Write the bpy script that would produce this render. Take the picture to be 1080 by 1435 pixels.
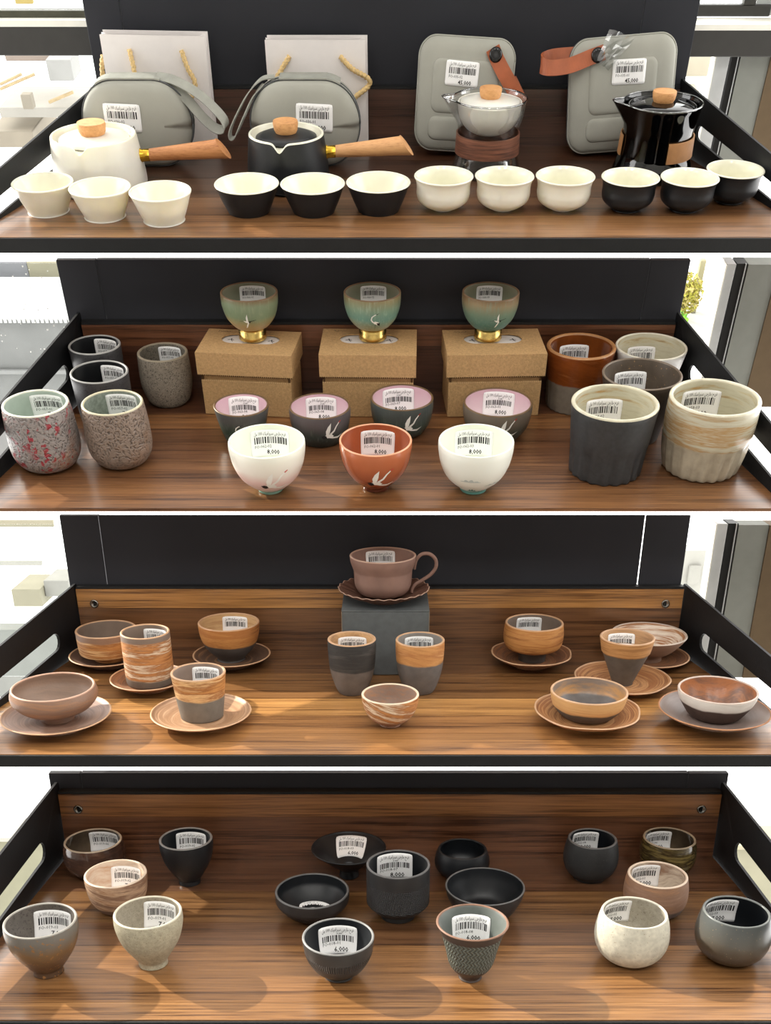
import bpy, bmesh, math, random
from mathutils import Vector, Matrix
for o in list(bpy.data.objects): bpy.data.objects.remove(o)
SC = bpy.context.scene
COL = SC.collection
rnd = random.Random(7)
PI = math.pi
cos, sin = math.cos, math.sin

# ---------------------------------------------------------------- camera, sky, sun, exposure
PITCH = 37.0
cd = bpy.data.cameras.new('camera'); cam = bpy.data.objects.new('camera', cd); COL.objects.link(cam)
cam.location = (0, 0, 1.6); cam.rotation_euler = (math.radians(90 - PITCH), 0, 0)
cd.sensor_fit = 'AUTO'; cd.sensor_width = 36; cd.lens = 36 * 1400 / 1435; cd.shift_y = (1150 - 717.5) / 1435
cd.clip_start = .02; cd.clip_end = 200
SC.camera = cam
w = bpy.data.worlds.new('sky'); SC.world = w; w.use_nodes = True
bg = w.node_tree.nodes['Background']; bg.inputs[0].default_value = (1.0, .985, .96, 1); bg.inputs[1].default_value = 4.0
sl = bpy.data.lights.new('sun', 'SUN'); sun = bpy.data.objects.new('sun', sl); COL.objects.link(sun)
sl.energy = 6.5; sl.angle = math.radians(.6); sl.color = (1.0, .93, .80)
sun.rotation_euler = Vector((-1.5, 1.05, .83)).to_track_quat('Z', 'Y').to_euler()
for lx in (-.75, 0, .75):   # unseen fill lights added over the viewer to brighten fronts and tops
    al = bpy.data.lights.new('overhead_fill_light', 'AREA'); al.shape = 'RECTANGLE'; al.size = .18; al.size_y = .5; al.energy = 6.5; al.color = (1, .97, .92)
    ao = bpy.data.objects.new('overhead_fill_light', al); COL.objects.link(ao); ao.location = (lx, -.15, 2.68)
SC.view_settings.view_transform = 'Standard'; SC.view_settings.look = 'None'
SC.view_settings.exposure = 0.13; SC.view_settings.gamma = 1.0; SC.view_settings.use_curve_mapping = False

# ---------------------------------------------------------------- materials
def lin(c):
    return tuple(((v / 255) / 12.92 if v / 255 <= .04045 else ((v / 255 + .055) / 1.055) ** 2.4) for v in c) + (1,)
MATS = {}
class N:
    def __init__(s, name, rough=.5, spec=.5, metal=0, coat=0, sss=0):
        s.m = bpy.data.materials.new(name); s.m.use_nodes = True
        s.nt = s.m.node_tree; s.b = s.nt.nodes['Principled BSDF']
        s.b.inputs['Roughness'].default_value = rough; s.b.inputs['Specular IOR Level'].default_value = spec
        s.b.inputs['Metallic'].default_value = metal
        if coat: s.b.inputs['Coat Weight'].default_value = coat; s.b.inputs['Coat Roughness'].default_value = .08
        if sss:
            s.b.inputs['Subsurface Weight'].default_value = sss; s.b.inputs['Subsurface Radius'].default_value = (1.0, .75, .35)
            s.b.inputs['Subsurface Scale'].default_value = .012
        s.tc = None
    def n(s, t, **kw):
        x = s.nt.nodes.new(t)
        for k, v in kw.items(): setattr(x, k, v)
        return x
    def l(s, a, b): s.nt.links.new(a, b)
    def obj(s):
        if not s.tc: s.tc = s.n('ShaderNodeTexCoord')
        return s.tc.outputs['Object']
    def mapped(s, scale):
        mp = s.n('ShaderNodeMapping'); mp.inputs['Scale'].default_value = scale; s.l(s.obj(), mp.inputs[0]); return mp.outputs[0]
    def noise(s, scale=20, detail=3, rough=.5, vec=None):
        x = s.n('ShaderNodeTexNoise'); x.inputs['Scale'].default_value = scale; x.inputs['Detail'].default_value = detail; x.inputs['Roughness'].default_value = rough
        s.l(vec if vec is not None else s.obj(), x.inputs['Vector']); return x.outputs['Fac']
    def math(s, op, a, b=None, clamp=False):
        x = s.n('ShaderNodeMath', operation=op, use_clamp=clamp)
        for i, v in enumerate((a, b)):
            if v is None: continue
            if isinstance(v, (int, float)): x.inputs[i].default_value = v
            else: s.l(v, x.inputs[i])
        return x.outputs[0]
    def ramp(s, fac, stops, interp='LINEAR'):
        x = s.n('ShaderNodeValToRGB'); cr = x.color_ramp; cr.interpolation = interp
        while len(cr.elements) < len(stops): cr.elements.new(.5)
        for e, (p, c) in zip(cr.elements, stops): e.position = p; e.color = lin(c)
        s.l(fac, x.inputs[0]); return x.outputs[0]
    def mix(s, fac, a, b, mode='MIX'):
        x = s.n('ShaderNodeMix', data_type='RGBA', blend_type=mode)
        for sock, v in ((x.inputs[0], fac), (x.inputs[6], a), (x.inputs[7], b)):
            if isinstance(v, (int, float)): sock.default_value = v
            elif isinstance(v, tuple): sock.default_value = lin(v)
            else: s.l(v, sock)
        return x.outputs[2]
    def sep(s):
        x = s.n('ShaderNodeSeparateXYZ'); s.l(s.obj(), x.inputs[0]); return x.outputs
    def color(s, c):
        if isinstance(c, tuple): s.b.inputs['Base Color'].default_value = lin(c)
        else: s.l(c, s.b.inputs['Base Color'])
    def bump(s, h, strength=.3, dist=.001):
        x = s.n('ShaderNodeBump'); x.inputs['Strength'].default_value = strength; x.inputs['Distance'].default_value = dist
        s.l(h, x.inputs['Height']); s.l(x.outputs[0], s.b.inputs['Normal'])
    def smooth(s, v, lo, hi):
        x = s.n('ShaderNodeMapRange', interpolation_type='SMOOTHSTEP'); s.l(v, x.inputs[0]); x.inputs[1].default_value = lo; x.inputs[2].default_value = hi
        return x.outputs[0]

def plain(name, c, rough=.5, spec=.5, metal=0, var=.06, scale=60, bump=0, coat=0, sss=0):
    if name in MATS: return MATS[name]
    k = N(name, rough, spec, metal, coat, sss)
    f = k.noise(scale, 4)
    a = tuple(max(0, v * (1 - var)) for v in c); b = tuple(min(255, v * (1 + var)) for v in c)
    k.color(k.ramp(f, [(.3, a), (.7, b)]))
    if bump: k.bump(k.noise(scale * 6, 3), bump, .0006)
    MATS[name] = k.m; return k.m

def speckle(name, c, spots, amount=.62, scale=900, rough=.7, big=None, bump=.25):
    k = N(name, rough, .35)
    col = k.ramp(k.noise(scale * .3, 3), [(.3, tuple(v * .93 for v in c)), (.7, tuple(min(255, v * 1.06) for v in c))])
    for i, (sc_, am) in enumerate(((scale, amount), (scale * .45, amount + .06))):
        f = k.smooth(k.noise(sc_, 2, .6), am, am + .06)
        col = k.mix(f, col, spots)
    if big: col = k.mix(k.smooth(k.noise(30, 4), .48, .68), col, big)
    k.color(col); k.bump(k.noise(scale * .5, 3), bump, .0005); return k.m

def swirl(name, cols, freq=160, axis='z', amp=1.6, lower=None, upper=None, rough=.6, tilt=0, coat=0, edge=.0012, nscale=18):
    """clay in irregular bands along the height ('z') or rings ('r'); lower = (height, colour) of a zone with another slip"""
    k = N(name, rough, .4, coat=coat); x, y, z = k.sep()
    if axis == 'z': v = z
    else: v = k.math('SQRT', k.math('ADD', k.math('MULTIPLY', x, x), k.math('MULTIPLY', y, y)))
    if tilt: v = k.math('ADD', v, k.math('MULTIPLY', x, tilt))
    rr = k.math('MAXIMUM', k.math('SQRT', k.math('ADD', k.math('MULTIPLY', x, x), k.math('MULTIPLY', y, y))), .002)
    t = k.math('ADD', k.math('MULTIPLY', v, freq), k.math('MULTIPLY', k.noise(nscale, 2, .5), amp * 2.2))
    cb = k.n('ShaderNodeCombineXYZ'); st = .34 if axis == 'z' else .2
    k.l(k.math('MULTIPLY', k.math('DIVIDE', x, rr), st), cb.inputs[0]); k.l(k.math('MULTIPLY', k.math('DIVIDE', y, rr), st), cb.inputs[1]); k.l(t, cb.inputs[2])
    nz = k.n('ShaderNodeTexNoise'); nz.inputs['Scale'].default_value = 1; nz.inputs['Detail'].default_value = 5; nz.inputs['Roughness'].default_value = .68
    k.l(cb.outputs[0], nz.inputs['Vector']); n_ = len(cols)
    col = k.ramp(nz.outputs['Fac'], [(.30 + .42 * i / max(1, n_ - 1), c) for i, c in enumerate(cols)])
    wob = k.math('MULTIPLY', k.math('SUBTRACT', k.noise(28, 3), .5), .006)
    zz = k.math('ADD', z, wob)
    for spec_, up in ((lower, False), (upper, True)):
        if not spec_: continue
        f = k.smooth(zz, spec_[0] - edge, spec_[0] + edge)
        col = k.mix(f, col, spec_[1]) if up else k.mix(f, k.ramp(k.noise(90, 3), [(.3, tuple(c * .93 for c in spec_[1])), (.7, tuple(min(255, c * 1.05) for c in spec_[1]))]), col)
    k.color(col); k.bump(k.math('ADD', nz.outputs['Fac'], k.noise(500, 2)), .22, .0006); return k.m

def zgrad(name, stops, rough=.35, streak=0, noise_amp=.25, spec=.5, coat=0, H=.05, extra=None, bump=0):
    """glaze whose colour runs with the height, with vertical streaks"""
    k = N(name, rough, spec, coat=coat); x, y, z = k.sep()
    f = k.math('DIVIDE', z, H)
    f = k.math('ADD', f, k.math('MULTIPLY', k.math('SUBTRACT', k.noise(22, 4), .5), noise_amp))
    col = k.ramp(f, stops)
    if streak:
        s_ = k.noise(1, 3, .6, k.mapped((420, 420, 60)))
        col = k.mix(k.smooth(s_, .5, .75), col, k.mix(.5, col, streak))
    if extra: col = k.mix(k.smooth(k.noise(extra[1], 3, .6), extra[2], extra[2] + .06), col, extra[0])
    k.color(col)
    if bump: k.bump(k.noise(extra[1] if extra else 200, 3), bump, .001)
    return k.m

def wood(name, dark, light, sx=3, sy=60, rough=.4, planks=False, spec=.5, amp=1):
    k = N(name, rough, spec)
    oi = k.n('ShaderNodeObjectInfo')
    off = k.n('ShaderNodeVectorMath', operation='SCALE'); k.l(oi.outputs['Location'], off.inputs[0]); off.inputs['Scale'].default_value = 0
    cmb = k.n('ShaderNodeCombineXYZ')
    for i in range(3): k.l(k.math('MULTIPLY', oi.outputs['Random'], 3.7 + i), cmb.inputs[i])
    ad = k.n('ShaderNodeVectorMath', operation='ADD'); k.l(k.obj(), ad.inputs[0]); k.l(cmb.outputs[0], ad.inputs[1])
    mp = k.n('ShaderNodeMapping'); mp.inputs['Scale'].default_value = (sx * .6, sy * .9, sy * .9); k.l(ad.outputs[0], mp.inputs[0])
    g = k.noise(1, 5, .6, mp.outputs[0])
    mp2 = k.n('ShaderNodeMapping'); mp2.inputs['Scale'].default_value = (sx * 3.2, sy * 4, sy * 4); k.l(ad.outputs[0], mp2.inputs[0])
    g2 = k.noise(1, 3, .6, mp2.outputs[0])
    mp3 = k.n('ShaderNodeMapping'); mp3.inputs['Scale'].default_value = (sx * 9, sy * 11, sy * 11); k.l(ad.outputs[0], mp3.inputs[0])
    g3 = k.noise(1, 2, .5, mp3.outputs[0])
    t = k.math('ADD', k.math('ADD', k.math('MULTIPLY', g, .38), k.math('MULTIPLY', g2, .36)), k.math('MULTIPLY', g3, .26))
    col = k.ramp(t, [(.40, dark), (.49, tuple(.3 * a + .7 * b for a, b in zip(dark, light))), (.60, light)])
    if planks: col = k.mix(1.0, col, oi.outputs['Color'], 'MULTIPLY')
    k.color(col); k.bump(g2, .08, .0005); return k.m

def glassy(name, tint=(255, 255, 255), refl=.9, rough=.02, base=.04):
    m = bpy.data.materials.new(name); m.use_nodes = True; nt = m.node_tree; nt.nodes.clear()
    o = nt.nodes.new('ShaderNodeOutputMaterial'); mx = nt.nodes.new('ShaderNodeMixShader'); t = nt.nodes.new('ShaderNodeBsdfTransparent'); g = nt.nodes.new('ShaderNodeBsdfGlossy')
    lw = nt.nodes.new('ShaderNodeLayerWeight'); lw.inputs[0].default_value = .35
    ma = nt.nodes.new('ShaderNodeMath'); ma.operation = 'MULTIPLY_ADD'; ma.inputs[1].default_value = refl; ma.inputs[2].default_value = base; ma.use_clamp = True
    nt.links.new(lw.outputs['Fresnel'], ma.inputs[0]); nt.links.new(ma.outputs[0], mx.inputs[0])
    t.inputs[0].default_value = lin(tint); g.inputs['Roughness'].default_value = rough
    nt.links.new(t.outputs[0], mx.inputs[1]); nt.links.new(g.outputs[0], mx.inputs[2]); nt.links.new(mx.outputs[0], o.inputs[0]); return m

M_BLACK = plain('black_metal', (26, 27, 29), .55, .25, bump=.15)
M_PANEL = plain('black_panel_paint', (46, 47, 52), .6, .18, scale=9)
M_PLANK = wood('walnut_plank', (128, 112, 100), (255, 252, 248), 2.0, 75, .29, True, .95)
M_EDGE = plain('black_edge', (30, 31, 32), .55, .3, bump=.3)
M_WHITE = plain('white_porcelain', (229, 226, 215), .28, .5, var=.01, sss=.15)
M_WHITEIN = plain('white_glaze_inside', (236, 234, 214), .12, .5, var=.01)
M_MATTE = plain('matte_black_glaze', (26, 28, 31), .42, .4, var=.08, scale=400, bump=.12)
M_BLUEBLACK = plain('blue_black_clay', (20, 23, 27), .42, .4, var=.1)
M_BEECH = wood('pale_handle_wood', (196, 138, 88), (226, 172, 118), 9, 160, .5)
M_CORK = wood('knob_wood', (190, 132, 80), (220, 164, 106), 30, 60, .6)
M_BRASS = plain('brass', (214, 172, 62), .25, .5, 1, var=.05)
M_GOLD = plain('gold_foot', (222, 190, 112), .25, .5, 1, var=.08, scale=200)
M_CASE = plain('grey_fabric_case', (164, 164, 155), .75, .2, var=.03, scale=20, bump=.1)
M_SEAM = plain('dark_seam', (92, 94, 96), .7, .2)
M_STRAP = plain('grey_webbing', (158, 159, 151), .7, .2, bump=.2)
M_TAN = plain('tan_leather', (162, 88, 54), .45, .4, var=.06, scale=80, bump=.15)
M_BUTTON = plain('black_gloss', (14, 14, 16), .08, .6)
M_PAPER = plain('bag_paper', (233, 228, 226), .6, .2, var=.01)
M_ROPE = plain('gold_rope', (214, 184, 128), .5, .4, var=.12, scale=500)
M_TAG = plain('tag_paper', (246, 246, 246), .45, .3, var=.005)
M_INK = plain('printing_ink', (22, 22, 24), .6, .2)
M_CARD = speckle('kraft_cardboard', (186, 150, 104), (150, 116, 76), .6, 1200, .8, None, .1)
M_CARDEDGE = plain('cardboard_edge', (206, 172, 126), .8, .2)
M_HOLE = plain('dark_cardboard', (90, 66, 42), .8, .2)
M_GREYBOX = plain('grey_card', (98, 102, 103), .7, .25, var=.04, scale=120)
M_SCREW = plain('steel_screw', (150, 150, 145), .25, .5, 1)
M_GLASS = glassy('clear_glass', (254, 254, 254), .42, .02, .0)
M_RIMGLASS = glassy('glass_rim', (250, 252, 252), .9, .03, .22)
M_DARKGLASS = glassy('smoked_glass', (120, 122, 124), .8, .03, .05)
M_PANE = glassy('window_glass', (250, 252, 252), .25, .02, .0)
M_WRAP = glassy('clear_plastic', (235, 238, 238), .6, .12, .16)
M_CRANEW = plain('white_enamel', (238, 238, 232), .4, .3)
M_CRANEB = plain('black_enamel', (30, 30, 32), .4, .3)
M_CRANER = plain('red_enamel', (190, 60, 50), .4, .3)
M_TEAL = plain('teal_wash', (88, 140, 130), .4, .3)
M_MIST = plain('grey_wash', (196, 206, 202), .4, .3)

# ---------------------------------------------------------------- mesh helpers
def mesh_obj(name, verts, faces, mats, parent=None, smooth=True, fmat=None):
    me = bpy.data.meshes.new(name); me.from_pydata([tuple(v) for v in verts], [], faces)
    for m in (mats if isinstance(mats, (list, tuple)) else [mats]): me.materials.append(m)
    if fmat: me.polygons.foreach_set('material_index', fmat)
    me.polygons.foreach_set('use_smooth', [smooth] * len(me.polygons))
    me.update()
    o = bpy.data.objects.new(name, me); COL.objects.link(o)
    if parent: o.parent = parent
    return o
class G:
    """collects shapes for one mesh"""
    def __init__(s): s.v = []; s.f = []; s.mi = []
    def add(s, v, f, mi=0):
        b = len(s.v); s.v += [tuple(x) for x in v]; s.f += [tuple(i + b for i in q) for q in f]; s.mi += [mi] * len(f); return s
    def box(s, x0, x1, y0, y1, z0, z1, mi=0, bev=0):
        if bev:
            bm = bmesh.new(); bmesh.ops.create_cube(bm, size=1)
            for v in bm.verts: v.co = ((x0 + x1) / 2 + v.co.x * (x1 - x0), (y0 + y1) / 2 + v.co.y * (y1 - y0), (z0 + z1) / 2 + v.co.z * (z1 - z0))
            bmesh.ops.bevel(bm, geom=bm.edges[:], offset=bev, segments=2, affect='EDGES', profile=.5)
            bm.verts.index_update(); s.add([v.co[:] for v in bm.verts], [[v.index for v in f.verts] for f in bm.faces], mi); bm.free(); return s
        v = [(x, y, z) for z in (z0, z1) for y in (y0, y1) for x in (x0, x1)]
        return s.add(v, [(0, 2, 3, 1), (4, 5, 7, 6), (0, 1, 5, 4), (2, 6, 7, 3), (0, 4, 6, 2), (1, 3, 7, 5)], mi)
    def obj(s, name, mats, parent=None, smooth=False): return mesh_obj(name, s.v, s.f, mats, parent, smooth, s.mi)

def sharp(o, ang=40):
    try:
        o.data.set_sharp_from_angle(angle=math.radians(ang))
    except Exception: pass
    return o

def crom(pts, n=6):
    out = []
    P = [pts[0]] + list(pts) + [pts[-1]]
    for i in range(1, len(P) - 2):
        a, b, c, d = P[i - 1], P[i], P[i + 1], P[i + 2]
        for k in range(n):
            t = k / n
            out.append(tuple(.5 * (2 * b[j] + (c[j] - a[j]) * t + (2 * a[j] - 5 * b[j] + 4 * c[j] - d[j]) * t * t + (3 * b[j] - a[j] - 3 * c[j] + d[j]) * t ** 3) for j in range(len(b))))
    out.append(tuple(pts[-1])); return out

def lathe(prof, seg=56, mod=None, c0=True, c1=True, mi=None):
    """prof: list of (r, z) ; mod(th, r, z, i) -> (r, z)"""
    v = []; f = []; fm = []
    for i, (r, z) in enumerate(prof):
        for k in range(seg):
            th = 2 * PI * k / seg; rr, zz = mod(th, r, z, i) if mod else (r, z)
            v.append((rr * cos(th), rr * sin(th), zz))
    for i in range(len(prof) - 1):
        for k in range(seg):
            k2 = (k + 1) % seg; f.append((i * seg + k, i * seg + k2, (i + 1) * seg + k2, (i + 1) * seg + k)); fm.append(mi[i] if mi else 0)
    if c0: v.append((0, 0, prof[0][1])); b = len(v) - 1; f += [(b, (k + 1) % seg, k) for k in range(seg)]; fm += [mi[0] if mi else 0] * seg
    if c1:
        v.append((0, 0, prof[-1][1])); b = len(v) - 1; o = (len(prof) - 1) * seg
        f += [(b, o + k, o + (k + 1) % seg) for k in range(seg)]; fm += [mi[-1] if mi else 0] * seg
    return v, f, fm

def frames(path):
    P = [Vector(p) for p in path]; T = []
    for i in range(len(P)):
        T.append(((P[min(i + 1, len(P) - 1)] - P[max(i - 1, 0)])).normalized())
    up = Vector((0, 0, 1)) if abs(T[0].z) < .9 else Vector((0, 1, 0)); n = (up - T[0] * up.dot(T[0])).normalized(); out = []
    for p, t in zip(P, T):
        n = (n - t * n.dot(t)).normalized(); out.append((p, t, n, t.cross(n)))
    return out
def tube(path, r, seg=10, twist=0, lobes=0, closed_ends=True):
    v = []; f = []; F = frames(path); L = 0
    for i, (p, t, n, b) in enumerate(F):
        if i: L += (p - F[i - 1][0]).length
        rr = r(i / (len(F) - 1)) if callable(r) else r
        for k in range(seg):
            a = 2 * PI * k / seg; q = rr * (1 + (.22 * cos(lobes * (a - L * twist)) if lobes else 0))
            v.append(p + n * q * cos(a) + b * q * sin(a))
    for i in range(len(F) - 1):
        for k in range(seg):
            k2 = (k + 1) % seg; f.append((i * seg + k, i * seg + k2, (i + 1) * seg + k2, (i + 1) * seg + k))
    if closed_ends: f.append(tuple(reversed(range(seg)))); f.append(tuple(range((len(F) - 1) * seg, len(F) * seg)))
    return v, f
def ribbon(path, width, thick, wdir):
    """flat band along a path; wdir(t) = direction of its width"""
    v = []; f = []; F = frames(path); n_ = len(F)
    for i, (p, t, n, b) in enumerate(F):
        wv = Vector(wdir(i / (n_ - 1))); wv = (wv - t * wv.dot(t)).normalized(); th = t.cross(wv).normalized()
        for a, c in ((-1, -1), (1, -1), (1, 1), (-1, 1)): v.append(p + wv * (a * width / 2) + th * (c * thick / 2))
    for i in range(n_ - 1):
        for k in range(4): k2 = (k + 1) % 4; f.append((i * 4 + k, i * 4 + k2, (i + 1) * 4 + k2, (i + 1) * 4 + k))
    f += [(3, 2, 1, 0), tuple(range((n_ - 1) * 4, n_ * 4))]; return v, f

# ---------------------------------------------------------------- trays (each stands at its own tilt)
class Tray:
    def __init__(s, al, o, hb, hf, D, bh, front, rail):
        s.al = math.radians(al - PITCH); x, dn, fw = o; th = math.radians(PITCH)
        s.o = Vector((x, fw * cos(th) - dn * sin(th), 1.6 - fw * sin(th) - dn * cos(th)))
        s.M = Matrix.Translation(s.o) @ Matrix.Rotation(s.al, 4, 'X')
        s.hb, s.hf, s.D, s.bh, s.front, s.rail = hb, hf, D, bh, front, rail
    def hw(s, y): return s.hb + (s.hf - s.hb) * min(1, max(0, -y / s.D))
P1 = Tray(49.25, (.010, -.921, 1.364), .378, .486, .331, .064, .0160, ((-.030, .071), (-.250, .046), .040, .024))
P2 = Tray(46.0, (-.009, -.574, 1.329), .378, .455, .316, .081, 0, ((-.020, .092), (-.207, .069), .056, .036))
P3 = Tray(28.75, (-.007, -.218, 1.279), .378, .450, .315, .079, .0129, ((-.012, .083), (-.190, .061), .043, .021))
P4 = Tray(25.0, (.005, .042, 1.171), .378, .405, .318, .079, .0120, ((-.030, .089), (-.140, .079), .048, .025))

def root(name, T, x, y, h, label, cat, group=None, rz=0, extra=None):
    o = bpy.data.objects.new(name, None); COL.objects.link(o); o.empty_display_size = .02
    M = T.M @ Matrix.Translation((x, y, h + (.0004 if h == 0 and name not in ('display_tray', 'back_panel') else 0))) @ Matrix.Rotation(rz, 4, 'Z')
    if extra is not None: M = M @ extra
    o.matrix_world = M; o['label'] = label; o['category'] = cat
    if group: o['group'] = group
    return o
def copy_tree(src, T, x, y, h, label, rz=0):
    r = src.copy(); COL.objects.link(r); r.matrix_world = T.M @ Matrix.Translation((x, y, h + .0004)) @ Matrix.Rotation(rz, 4, 'Z'); r['label'] = label
    for c in list(src.children):
        d = c.copy(); COL.objects.link(d); d.parent = r
        for e in list(c.children):
            g = e.copy(); COL.objects.link(g); g.parent = d
    return r

# plank tints: (y0, y1, colour) from the back to the front
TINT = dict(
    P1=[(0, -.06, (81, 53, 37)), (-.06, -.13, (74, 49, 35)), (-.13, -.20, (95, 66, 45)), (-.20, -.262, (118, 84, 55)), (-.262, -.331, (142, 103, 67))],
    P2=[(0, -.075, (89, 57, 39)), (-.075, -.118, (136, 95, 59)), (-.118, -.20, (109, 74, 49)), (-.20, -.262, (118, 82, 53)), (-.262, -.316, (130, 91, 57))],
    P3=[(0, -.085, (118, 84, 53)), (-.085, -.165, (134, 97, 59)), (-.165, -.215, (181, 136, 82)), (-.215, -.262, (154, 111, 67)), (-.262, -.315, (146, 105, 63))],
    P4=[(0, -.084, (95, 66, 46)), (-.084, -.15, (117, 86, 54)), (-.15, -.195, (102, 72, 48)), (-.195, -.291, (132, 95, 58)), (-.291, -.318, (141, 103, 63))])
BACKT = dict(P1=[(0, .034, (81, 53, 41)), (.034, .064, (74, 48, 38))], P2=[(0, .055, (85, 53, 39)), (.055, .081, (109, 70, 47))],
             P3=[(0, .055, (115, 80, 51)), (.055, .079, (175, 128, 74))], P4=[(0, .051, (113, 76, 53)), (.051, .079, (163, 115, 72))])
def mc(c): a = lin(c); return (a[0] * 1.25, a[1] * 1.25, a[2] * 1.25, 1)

def build_tray(T, key, label, screws):
    r = root('display_tray', T, 0, 0, 0, label, 'tray', 'tiered display trays')
    base = bpy.data.objects.new('shelf_board', None); COL.objects.link(base); base.parent = r
    for (a, b, c) in TINT[key]:
        g = G(); y1, y0 = (a if a else .0001), b + .0004
        v = []
        for z in (-.004, 0):
            for y in (y0, y1): v += [(-T.hw(y), y, z), (T.hw(y), y, z)]
        g.add(v, [(0, 2, 3, 1), (4, 5, 7, 6), (0, 1, 5, 4), (2, 6, 7, 3), (0, 4, 6, 2), (1, 3, 7, 5)])
        o = g.obj('plank', M_PLANK, base); o.color = mc(c)
    bb = bpy.data.objects.new('back_board', None); COL.objects.link(bb); bb.parent = r
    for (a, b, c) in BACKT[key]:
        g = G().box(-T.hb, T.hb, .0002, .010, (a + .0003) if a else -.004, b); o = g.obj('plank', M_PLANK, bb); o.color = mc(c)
    if screws:
        for sx in (-1, 1):
            v, f, fm = lathe([(.0, .0), (.0052, .0), (.0052, .0012), (.0042, .0018), (.0030, .0010), (.0006, .0008)], 24)
            v = [(x + sx * .357, -z - .0002, y + .061) for x, y, z in v]
            s_ = mesh_obj('screw', v, [tuple(reversed(q)) for q in f], M_SCREW, bb)
            gg = G().box(sx * .357 - .0008, sx * .357 + .0008, -.0021, -.0012, .0585, .0635); gg.obj('slot', M_BLACK, s_)
    # rails: a plate with a long rounded slot, leaning along the floor's edge
    (ya, ha), (yb, hb_), su, sl_ = T.rail
    slope = (hb_ - ha) / (yb - ya)
    for sx in (-1, 1):
        D = T.D; e = -D - .004
        top = lambda y: ha + slope * (y - ya)
        up = lambda y: su + slope * (y + .05) * .8
        lo = lambda y: sl_ + slope * (y + .05) * .8
        outer = [(.0098, -.006), (.0098, top(.0098) - .004), (.006, top(0)), (-.004, top(-.004)), (e, top(e)), (e, -.006 - T.front)]
        inner = []
        y0, y1 = -.062, e + .028; rad = (su - sl_) / 2
        for k in range(9):
            a = PI / 2 - PI * k / 8; inner.append((y0 + rad * cos(a), (up(y0) + lo(y0)) / 2 + rad * sin(a)))
        for k in range(9):
            a = -PI / 2 - PI * k / 8; inner.append((y1 + rad * .4 * cos(a), (up(y1) + lo(y1)) / 2 + rad * sin(a)))
        bm = bmesh.new(); ed = []
        for loop in (outer, inner):
            vs = [bm.verts.new((0, y, h)) for y, h in loop]
            ed += [bm.edges.new((vs[i], vs[(i + 1) % len(vs)])) for i in range(len(vs))]
        bmesh.ops.triangle_fill(bm, edges=ed, use_beauty=True)
        # drop triangles inside the slot
        kill = []
        for f in bm.faces:
            c = f.calc_center_median()
            if y1 <= c.y <= y0 and lo(c.y) + 1e-5 < c.z < up(c.y) - 1e-5: kill.append(f)
        if kill: bmesh.ops.delete(bm, geom=kill, context='FACES_ONLY')
        ex = bmesh.ops.extrude_face_region(bm, geom=bm.faces[:])
        for v in [q for q in ex['geom'] if isinstance(q, bmesh.types.BMVert)]: v.co.x += .003
        for v in bm.verts: v.co.x = sx * (T.hw(v.co.y) + .0006 + v.co.x)
        bmesh.ops.recalc_face_normals(bm, faces=bm.faces[:]); bm.verts.index_update()
        mesh_obj('side_rail', [v.co[:] for v in bm.verts], [[v.index for v in f.verts] for f in bm.faces], M_BLACK, r, False); bm.free()
    if T.front:
        G().box(-T.hf - .004, T.hf + .004, -T.D - .003, -T.D - .0005, -T.front, -.0002, 0, .0006).obj('front_edge', M_EDGE, r)
    # black back panel above the board: a middle sheet between two posts
    return r
def build_panel(T, label, htop, px, seams, y=.0125, light_seam=False):
    """px: half widths at the foot; posts narrow as seen"""
    r = root('back_panel', T, 0, 0, 0, label, 'panel', 'black panels behind the trays')
    (l, rr) = px; (sl0, sr0) = seams
    z0 = T.bh - .03; gr = .0007 if light_seam else .0004; t = .002 if light_seam else .008
    G().box(sl0 + .0004, sr0 - gr, y, y + t, z0, htop).obj('panel_sheet', M_PANEL, r)
    G().box(l, sl0 - .0004, y - .0010, y + .008, z0, htop, 0, .0008).obj('post', M_PANEL, r)
    G().box(sr0 + gr, rr, y - .0010, y + t, z0, htop, 0, .0008).obj('post', M_PANEL, r)
    G().box(-T.hb + .0005, T.hb - .0005, .0004, y - .0014, T.bh + .0004, T.bh + .0032).obj('cap_strip', M_EDGE, r)
    return r


# ---------------------------------------------------------------- the room round the trays, open to daylight at the back
M_ROOM = plain('room_paint', (186, 184, 180), .8, .2, var=.01)
M_FLOORT = plain('floor_tile', (140, 136, 130), .5, .3, var=.03)
def struct(name, x0, x1, y0, y1, z0, z1, m, T=None, parent=None, bev=0):
    o = G().box(x0, x1, y0, y1, z0, z1, 0, bev).obj(name, m, parent)
    if T is not None and parent is None: o.matrix_world = T.M
    o['kind'] = 'structure'; return o
struct('ceiling', -2.4, 2.4, -2.6, 1.75, 2.7, 2.8, M_ROOM)
struct('floor', -2.4, 2.4, -2.6, 1.1, -.1, 0, M_FLOORT)
struct('wall_rear', -2.4, 2.4, -2.7, -2.6, 0, 2.7, M_ROOM)
struct('wall_left', -2.5, -2.4, -2.6, .3, 0, 2.7, M_ROOM)
struct('wall_right', 2.4, 2.5, -2.6, .3, 0, 2.7, M_ROOM)

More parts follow.
